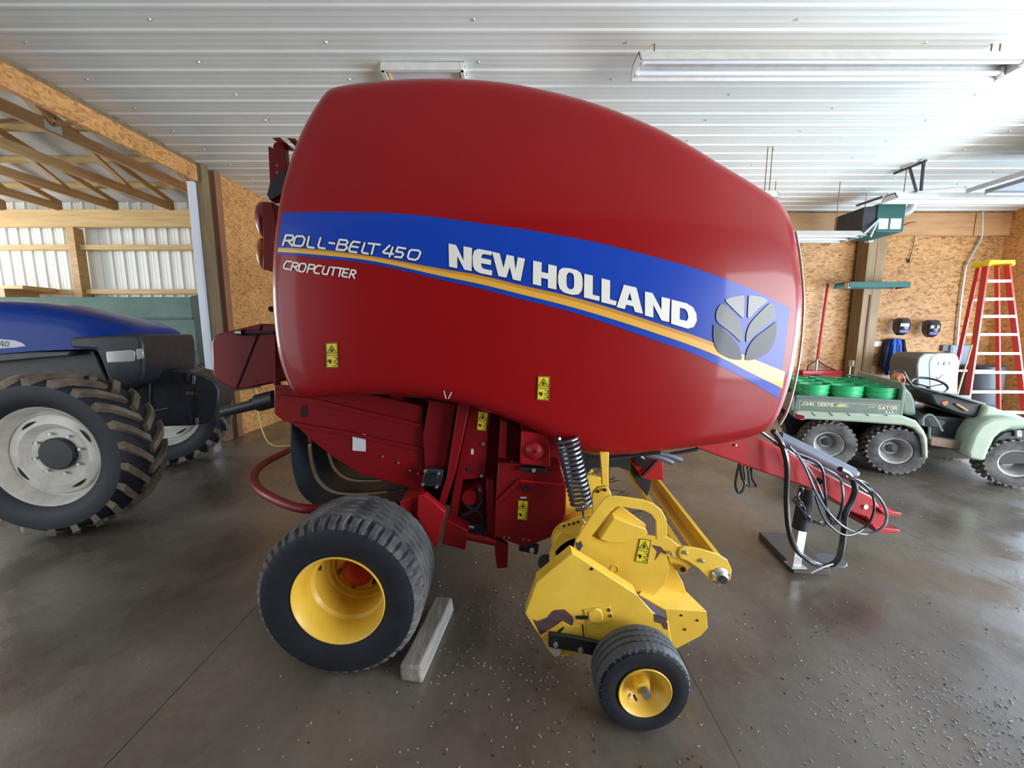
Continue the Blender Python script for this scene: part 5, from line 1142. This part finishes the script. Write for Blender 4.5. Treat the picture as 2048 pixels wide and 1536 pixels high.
MB().tube(spline([PG(1695, 750, 1.2), PG(1720, 754, 1.2), PG(1760, 760, 1.2), PG(1795, 767, .9), PG(1802, 775, .3), PG(1803, 800, .02)], 6), .016, 8).build('bed_rim', gator_green, gator)
# mudguard sweeping over both rear wheels
gp_('rear_mudguard', C2([(200,580),(240,572),(600,590),(1050,605),(1180,650),(1245,730),(1275,800),(1278,950),(1240,955),(1232,850),(1215,775),(1160,715),(1080,690),(800,668),(500,650),(300,640),(260,648),(205,635)]), -.09, .26, gator_light, bevel=.02)
mg = bpy.data.objects['rear_mudguard']
for x_ in (340, 480, 620, 770, 920): MB().bar(PG(*C2([(x_, 582)])[0], -.093), PG(*C2([(x_ + 28, 612)])[0], -.093), .008, .010, GN).build('mudguard_groove', gator_grey, mg)
gp_('tail_reflector', C2([(205,595),(280,610),(285,635),(240,640),(208,625)]), -.10, .02, red_lens, mg)
gp_('rear_chassis', C2([(100,600),(1000,640),(1000,860),(500,800),(140,760)]), .35, .6, black)
gp_('chassis_rail', C2([(1180,830),(1660,890),(1660,965),(1180,940)]), .55, .5, mat('dusty_brown', (.20, .15, .11), .7, 0, 0, noise=(8, (.27, .21, .16), 1, 0)))
# writing on the bed side
LET = {'J': [[(.9,0),(.9,.75),(.7,1),(.3,1),(.1,.75)]], 'O': [[(.25,0),(.75,0),(1,.25),(1,.75),(.75,1),(.25,1),(0,.75),(0,.25),(.25,0)]], 'H': [[(0,0),(0,1)],[(1,0),(1,1)],[(0,.5),(1,.5)]], 'N': [[(0,1),(0,0),(1,1),(1,0)]],
       'D': [[(0,0),(.7,0),(1,.3),(1,.7),(.7,1),(0,1),(0,0)]], 'E': [[(1,0),(0,0),(0,1),(1,1)],[(0,.5),(.8,.5)]], 'R': [[(0,1),(0,0),(.8,0),(1,.25),(.8,.5),(0,.5)],[(.5,.5),(1,1)]], 'G': [[(1,.2),(.8,0),(.2,0),(0,.2),(0,.8),(.2,1),(.8,1),(1,.8),(1,.55),(.6,.55)]],
       'A': [[(0,1),(.5,0),(1,1)],[(.2,.65),(.8,.65)]], 'T': [[(0,0),(1,0)],[(.5,0),(.5,1)]], '6': [[(.9,0),(.3,.05),(0,.5),(0,.85),(.25,1),(.75,1),(1,.8),(.8,.5),(.1,.5)]], 'x': [[(.1,.3),(.9,1)],[(.9,.3),(.1,1)]], '4': [[(.8,1),(.8,0),(0,.7),(1,.7)]],
       'r': [[(.2,1),(.3,.4)],[(.28,.55),(.8,.4)]], 'a': [[(.8,.4),(.3,.4),(.1,.8),(.3,1),(.7,.9),(.85,.4),(.85,1)]], 'i': [[(.4,.4),(.4,1)]], 'l': [[(.5,0),(.3,1)]]}
def word(mb, txt, p0, p1, h, wd, place, slant=0):
    n = len(txt); L = V((p1[0] - p0[0], p1[1] - p0[1])); 
    for i, ch_ in enumerate(txt):
        if ch_ == ' ' or ch_ not in LET: continue
        bx = V(p0) + L * (i / n); cw = L / n * .74
        strokes(mb, [[(bx.x + cw.x * x + slant * (1 - y) * h, bx.y + cw.y * x - h + y * h) for x, y in l] for l in LET[ch_]], wd, place)
gl = lambda x, y: PG(*C2([(x, y)])[0], -.004)
mb = MB(); word(mb, 'JOHN DEERE', (250, 525), (520, 535), 22, 6, gl); word(mb, 'GATOR', (870, 558), (1030, 564), 24, 6, gl); word(mb, '6x4', (930, 588), (1000, 592), 16, 4, gl)
strokes(mb, [[(235,492),(240,560)],[(235,492),(1040,530)]], 2, gl); strokes(mb, [[(785,548),(800,532),(812,546),(822,534),(835,545),(850,530)]], 3, gl)
mb.build('bed_lettering', mat('cream_decal', (.75, .74, .55), .5), side_g, smooth=0)
MB().fill([[gl(x, y) for x, y in ((520,535),(560,512),(640,520),(600,528),(650,538),(560,542))]]).build('yellow_leap_decal', mat('straw_decal', (.55, .50, .25), .5), side_g, smooth=0)
# seat, handrail, body, hood
gp_('seat_back', C2([(1070,378),(1110,395),(1150,440),(1175,500),(1182,610),(1120,610),(1062,590),(1060,470)]), .12, 1.05, gator_green, bevel=.03)
gp_('seat', C2([(1185,640),(1240,605),(1290,612),(1420,650),(1425,670),(1385,715),(1260,705),(1190,690)]), .10, 1.05, char_m, bevel=.02)
gp_('seat_base', C2([(1190,600),(1690,640),(1640,830),(1300,800),(1290,700),(1200,690)]), .20, .95, char_m, bevel=.01)
MB().tube(spline([PG(x, y, .02) for x, y in C2([(1235,690),(1232,640),(1260,607),(1300,605),(1335,640),(1365,690),(1388,735)])], 6), .012, 8).build('seat_handrail', gator_grey, gator)
gp_('leg_panel', C2([(1282,700),(1300,700),(1300,800),(1282,800)]), .05, .03, gator_grey)
bd = gp_('front_body', C2([(1600,700),(1700,640),(1745,520),(1850,560),(1990,600),(2080,640),(2300,720),(2300,900),(1830,900),(1740,975),(1640,975),(1570,900)]), .05, 1.15, gator_light, bevel=.03)
gp_('front_fender', C2([(1600,960),(1590,900),(1640,760),(1700,680),(1800,630),(1950,625),(2080,650),(2300,690),(2300,740),(2060,715),(1960,712),(1880,735),(1820,790),(1780,870),(1735,980)]), -.08, .30, gator_light, bevel=.03)
gp_('wheel_well', C2([(1760,975),(1780,870),(1830,790),(1890,745),(2060,720),(2300,745),(2300,1000),(1760,1000)]), .02, .3, black)
gp_('dashboard', C2([(1280,425),(1360,420),(1740,512),(1690,640),(1500,590),(1330,520)]), .12, 1.0, char_m, bevel=.02)
gp_('dash_top', C2([(1360,420),(1450,428),(1745,512),(1735,530),(1440,440),(1362,432)]), .02, 1.12, gator_grey, bevel=.008)
gp_('dash_stow', C2([(1380,500),(1430,485),(1440,520),(1400,530)]), .11, .02, orange_p, bevel=.004)
MB().tube([PG(*q, .10) for q in C2([(1500,515),(1590,570)])], .012, 8).build('stowed_handle', lumber_x, gator)
gp_('bumper_guard', C2([(1985,730),(2030,725),(2035,780),(1990,785)]), -.02, .04, plate_grey)
gp_('foot_floor', C2([(1300,780),(1650,840),(1640,900),(1295,850)]), .05, 1.1, MT['dusty_brown'])
mb = MB(); c = PG(*C2([(1280,365)])[0], .45); pts_ = []
ax1 = GE * .155; ax2 = (GN * .8 + V((0, 0, .42))).normalized() * .16
for i in range(28): a = 2 * PI * i / 28; pts_.append(c + ax1 * math.cos(a) + ax2 * math.sin(a))
mb.tube(pts_, .014, 8, True)
for a in (.3, 2.8, 4.7): mb.tube([c - V((0, 0, .02)), c + ax1 * math.cos(a) + ax2 * math.sin(a)], .009, 6)
mb.tube([c - V((0, 0, .02)), PG(*C2([(1270,450)])[0], .5)], .018, 8)
mb.build('steering_wheel', char_m, gator)
MB().tube([PG(*q, .4) for q in C2([(1090,290),(1175,400)])], .010, 6).build('gear_lever', black, gator)
# orange trimmer head behind the seat
t = thing('orange_tool', 'small orange power tool standing between cart seat and jacket', 'tool', PG(*C2([(1050,380)])[0], 1.0))
MB().prism([PG(x, y, .95) for x, y in C2([(1010,300),(1050,262),(1085,275),(1100,320),(1085,350),(1070,380),(1030,350)])], GN * .15).build('housing', orange_p, t, bevel=.02)
MB().tube(spline([PG(x, y, .93) for x, y in C2([(985,262),(1010,245),(1050,248),(1075,258),(1100,300),(1130,350)])], 5), .012, 6).build('handle', black, t)
MB().tube([PG(x, y, .93) for x, y in C2([(1085,310),(1075,375)])], .014, 6).build('frame', red_bright, t)
# buckets
bk = None; names_r = ['front row', 'second row', 'third row', 'back row']
zb_ = zf
for r in range(4):
    for c_ in range(3):
        base = PG(*C2([(355, 345)])[0], .20); base = V((base.x, base.y, zb_)) + GN * (.325 * r) + GE * (.325 * c_)
        lab = 'green bucket in cart bed, %s, %s' % (['row nearest the camera', 'second row', 'third row', 'row farthest away'][r], ['beside the baler nose', 'middle of its row', 'nearest the cart seat'][c_])
        if bk is None:
            bk = thing('bucket', lab, 'bucket', base, 'green buckets in the cart bed')
            o_ = base; H = .37
            MB().lathe([(.0001, .004), (.125, .0), (.13, .01), (.146, H - .10), (.154, H - .10), (.155, H - .085), (.148, H - .085), (.149, H - .05), (.157, H - .05), (.158, H - .038), (.151, H - .036), (.153, H - .008), (.159, H - .008), (.158, H), (.149, H), (.125, .015), (.0001, .015)], o_, (0, 0, 1), 32).build('pail', bucket_m, bk)
            MB().tube(spline([o_ + V((.157, 0, H - .07)), o_ + V((.12, -.10, H - .12)), o_ + V((0, -.165, H - .16)), o_ + V((-.12, -.10, H - .12)), o_ + V((-.157, 0, H - .07))], 5), .0025, 5).build('bail', steel, bk)
            for s in (-1, 1): MB().cyl(o_ + V((s * .148, 0, H - .07)), o_ + V((s * .168, 0, H - .07)), .012, 10).build('bail_ear', bucket_m, bk)
        else: copy_thing(bk, base, GA, lab)
# welder / machine with white front panel
MY = 6.6
t = thing('welding_machine', 'grey shop machine with white rounded front panel below the breaker panel', 'machine', PY(1875, 800, MY))
t.location.z = 0; ORG[t.name] = V(t.location)
fr = [(1862,790),(1860,725),(1866,713),(1876,707),(1905,707),(1914,712),(1918,722),(1917,745),(1910,785)]
MB().prism([PY(u, v, MY) for u, v in [(1836,788),(1834,730),(1838,715),(1850,706),(1912,706),(1918,715),(1916,790)]], (0, .5, 0)).build('cabinet', mat('machine_grey', (.13, .12, .105), .5), t, bevel=.02)
fp = MB().prism([PY(u, v, MY - .01) for u, v in fr], (0, .012, 0)).build('front_panel', mat('panel_white', (.72, .72, .74), .4), t, bevel=.006)
for u in (1879, 1890, 1901): MB().lathe([(.0001, .012), (.028, .012), (.034, 0)], PY(u, 727, MY - .01), (0, -1, 0), 16).build('dial', mat('dial_blue', (.16, .20, .34), .3) if u != 1890 else char_m, fp)
MB().tube(spline([PY(u, v, MY - .04) for u, v in ((1872,754),(1876,758),(1882,752),(1888,749))], 5), .008, 6).build('torch_cable', char_m, fp)
z_ = PY(1875, 790, MY).z
p0, p1 = PY(1832, 790, MY), PY(1918, 790, MY)
MB().bb((p0.x, MY - .05, z_ - .05), (p1.x + .15, MY + .55, z_)).bb((p0.x, MY, 0), (p0.x + .06, MY + .06, z_)).bb((p1.x, MY, 0), (p1.x + .06, MY + .06, z_)).bb((p0.x, MY + .45, 0), (p0.x + .06, MY + .51, z_)).bb((p1.x, MY + .45, 0), (p1.x + .06, MY + .51, z_)).build('stand', char_m, t)
# black barrel-like shapes behind the ladder
t = thing('storage_barrel', 'large dark grey barrel seen through the ladder rungs', 'barrel', (9.05, 7.38, 0))
MB().lathe([(.0001, 0), (.27, 0), (.285, .02), (.285, .28), (.293, .29), (.285, .30), (.285, .58), (.293, .59), (.285, .60), (.285, .95), (.27, .97), (.0001, .97)], (9.05, 7.38, 0), (0, 0, 1), 32).build('drum', mat('barrel_grey', (.07, .075, .08), .55), t)
MB().lathe([(.285, .96), (.30, .965), (.30, 1.0), (.28, 1.02), (.0001, 1.03)], (9.05, 7.38, 0), (0, 0, 1), 32).build('lid', char_m, t)
# stick leaning on the ladder
tag(MB().tube([PY(1912, 800, 6.5), PY(1944, 690, 6.65)], .012, 6).build('wooden_stick', lumber), 'thin wooden stick leaning against the left ladder rail', 'stick')
# ================================================================== loose litter and glint bits on the floor
random.seed(11); mb = MB()
for i in range(1300):
    r = random.random()
    if r > .62: x, y = random.gauss(1.78, .3), random.gauss(1.40, .16)
    elif r < .35: x, y = random.gauss(.15, .45), random.gauss(1.75, .38)
    elif r < .5: x, y = random.gauss(1.9, .6), random.gauss(1.55, .35)
    else: x, y = random.uniform(-.2, 4.0), random.uniform(1.1, 3.6)
    if y < .9: continue
    a = random.uniform(0, PI); L = random.uniform(.003, .012); w_ = random.uniform(.0015, .004); R = Matrix.Rotation(a, 3, 'Z')
    mb.mi = 0 if random.random() < .75 else 1
    if r > .62: mb.mi = 2  # pale bits added to imitate the glitter of wet grit
    mb.box((x, y, .002), (L, w_, .003), R)
tag(mb.build('chaff_and_glints', [straw_m, char_m, mat('glint_grit', (.42, .44, .50), .25)], smooth=0), 'scattered bits of chaff and crumbs around the pickup, with pale bits standing in for wet floor glints', 'litter', kind='stuff')
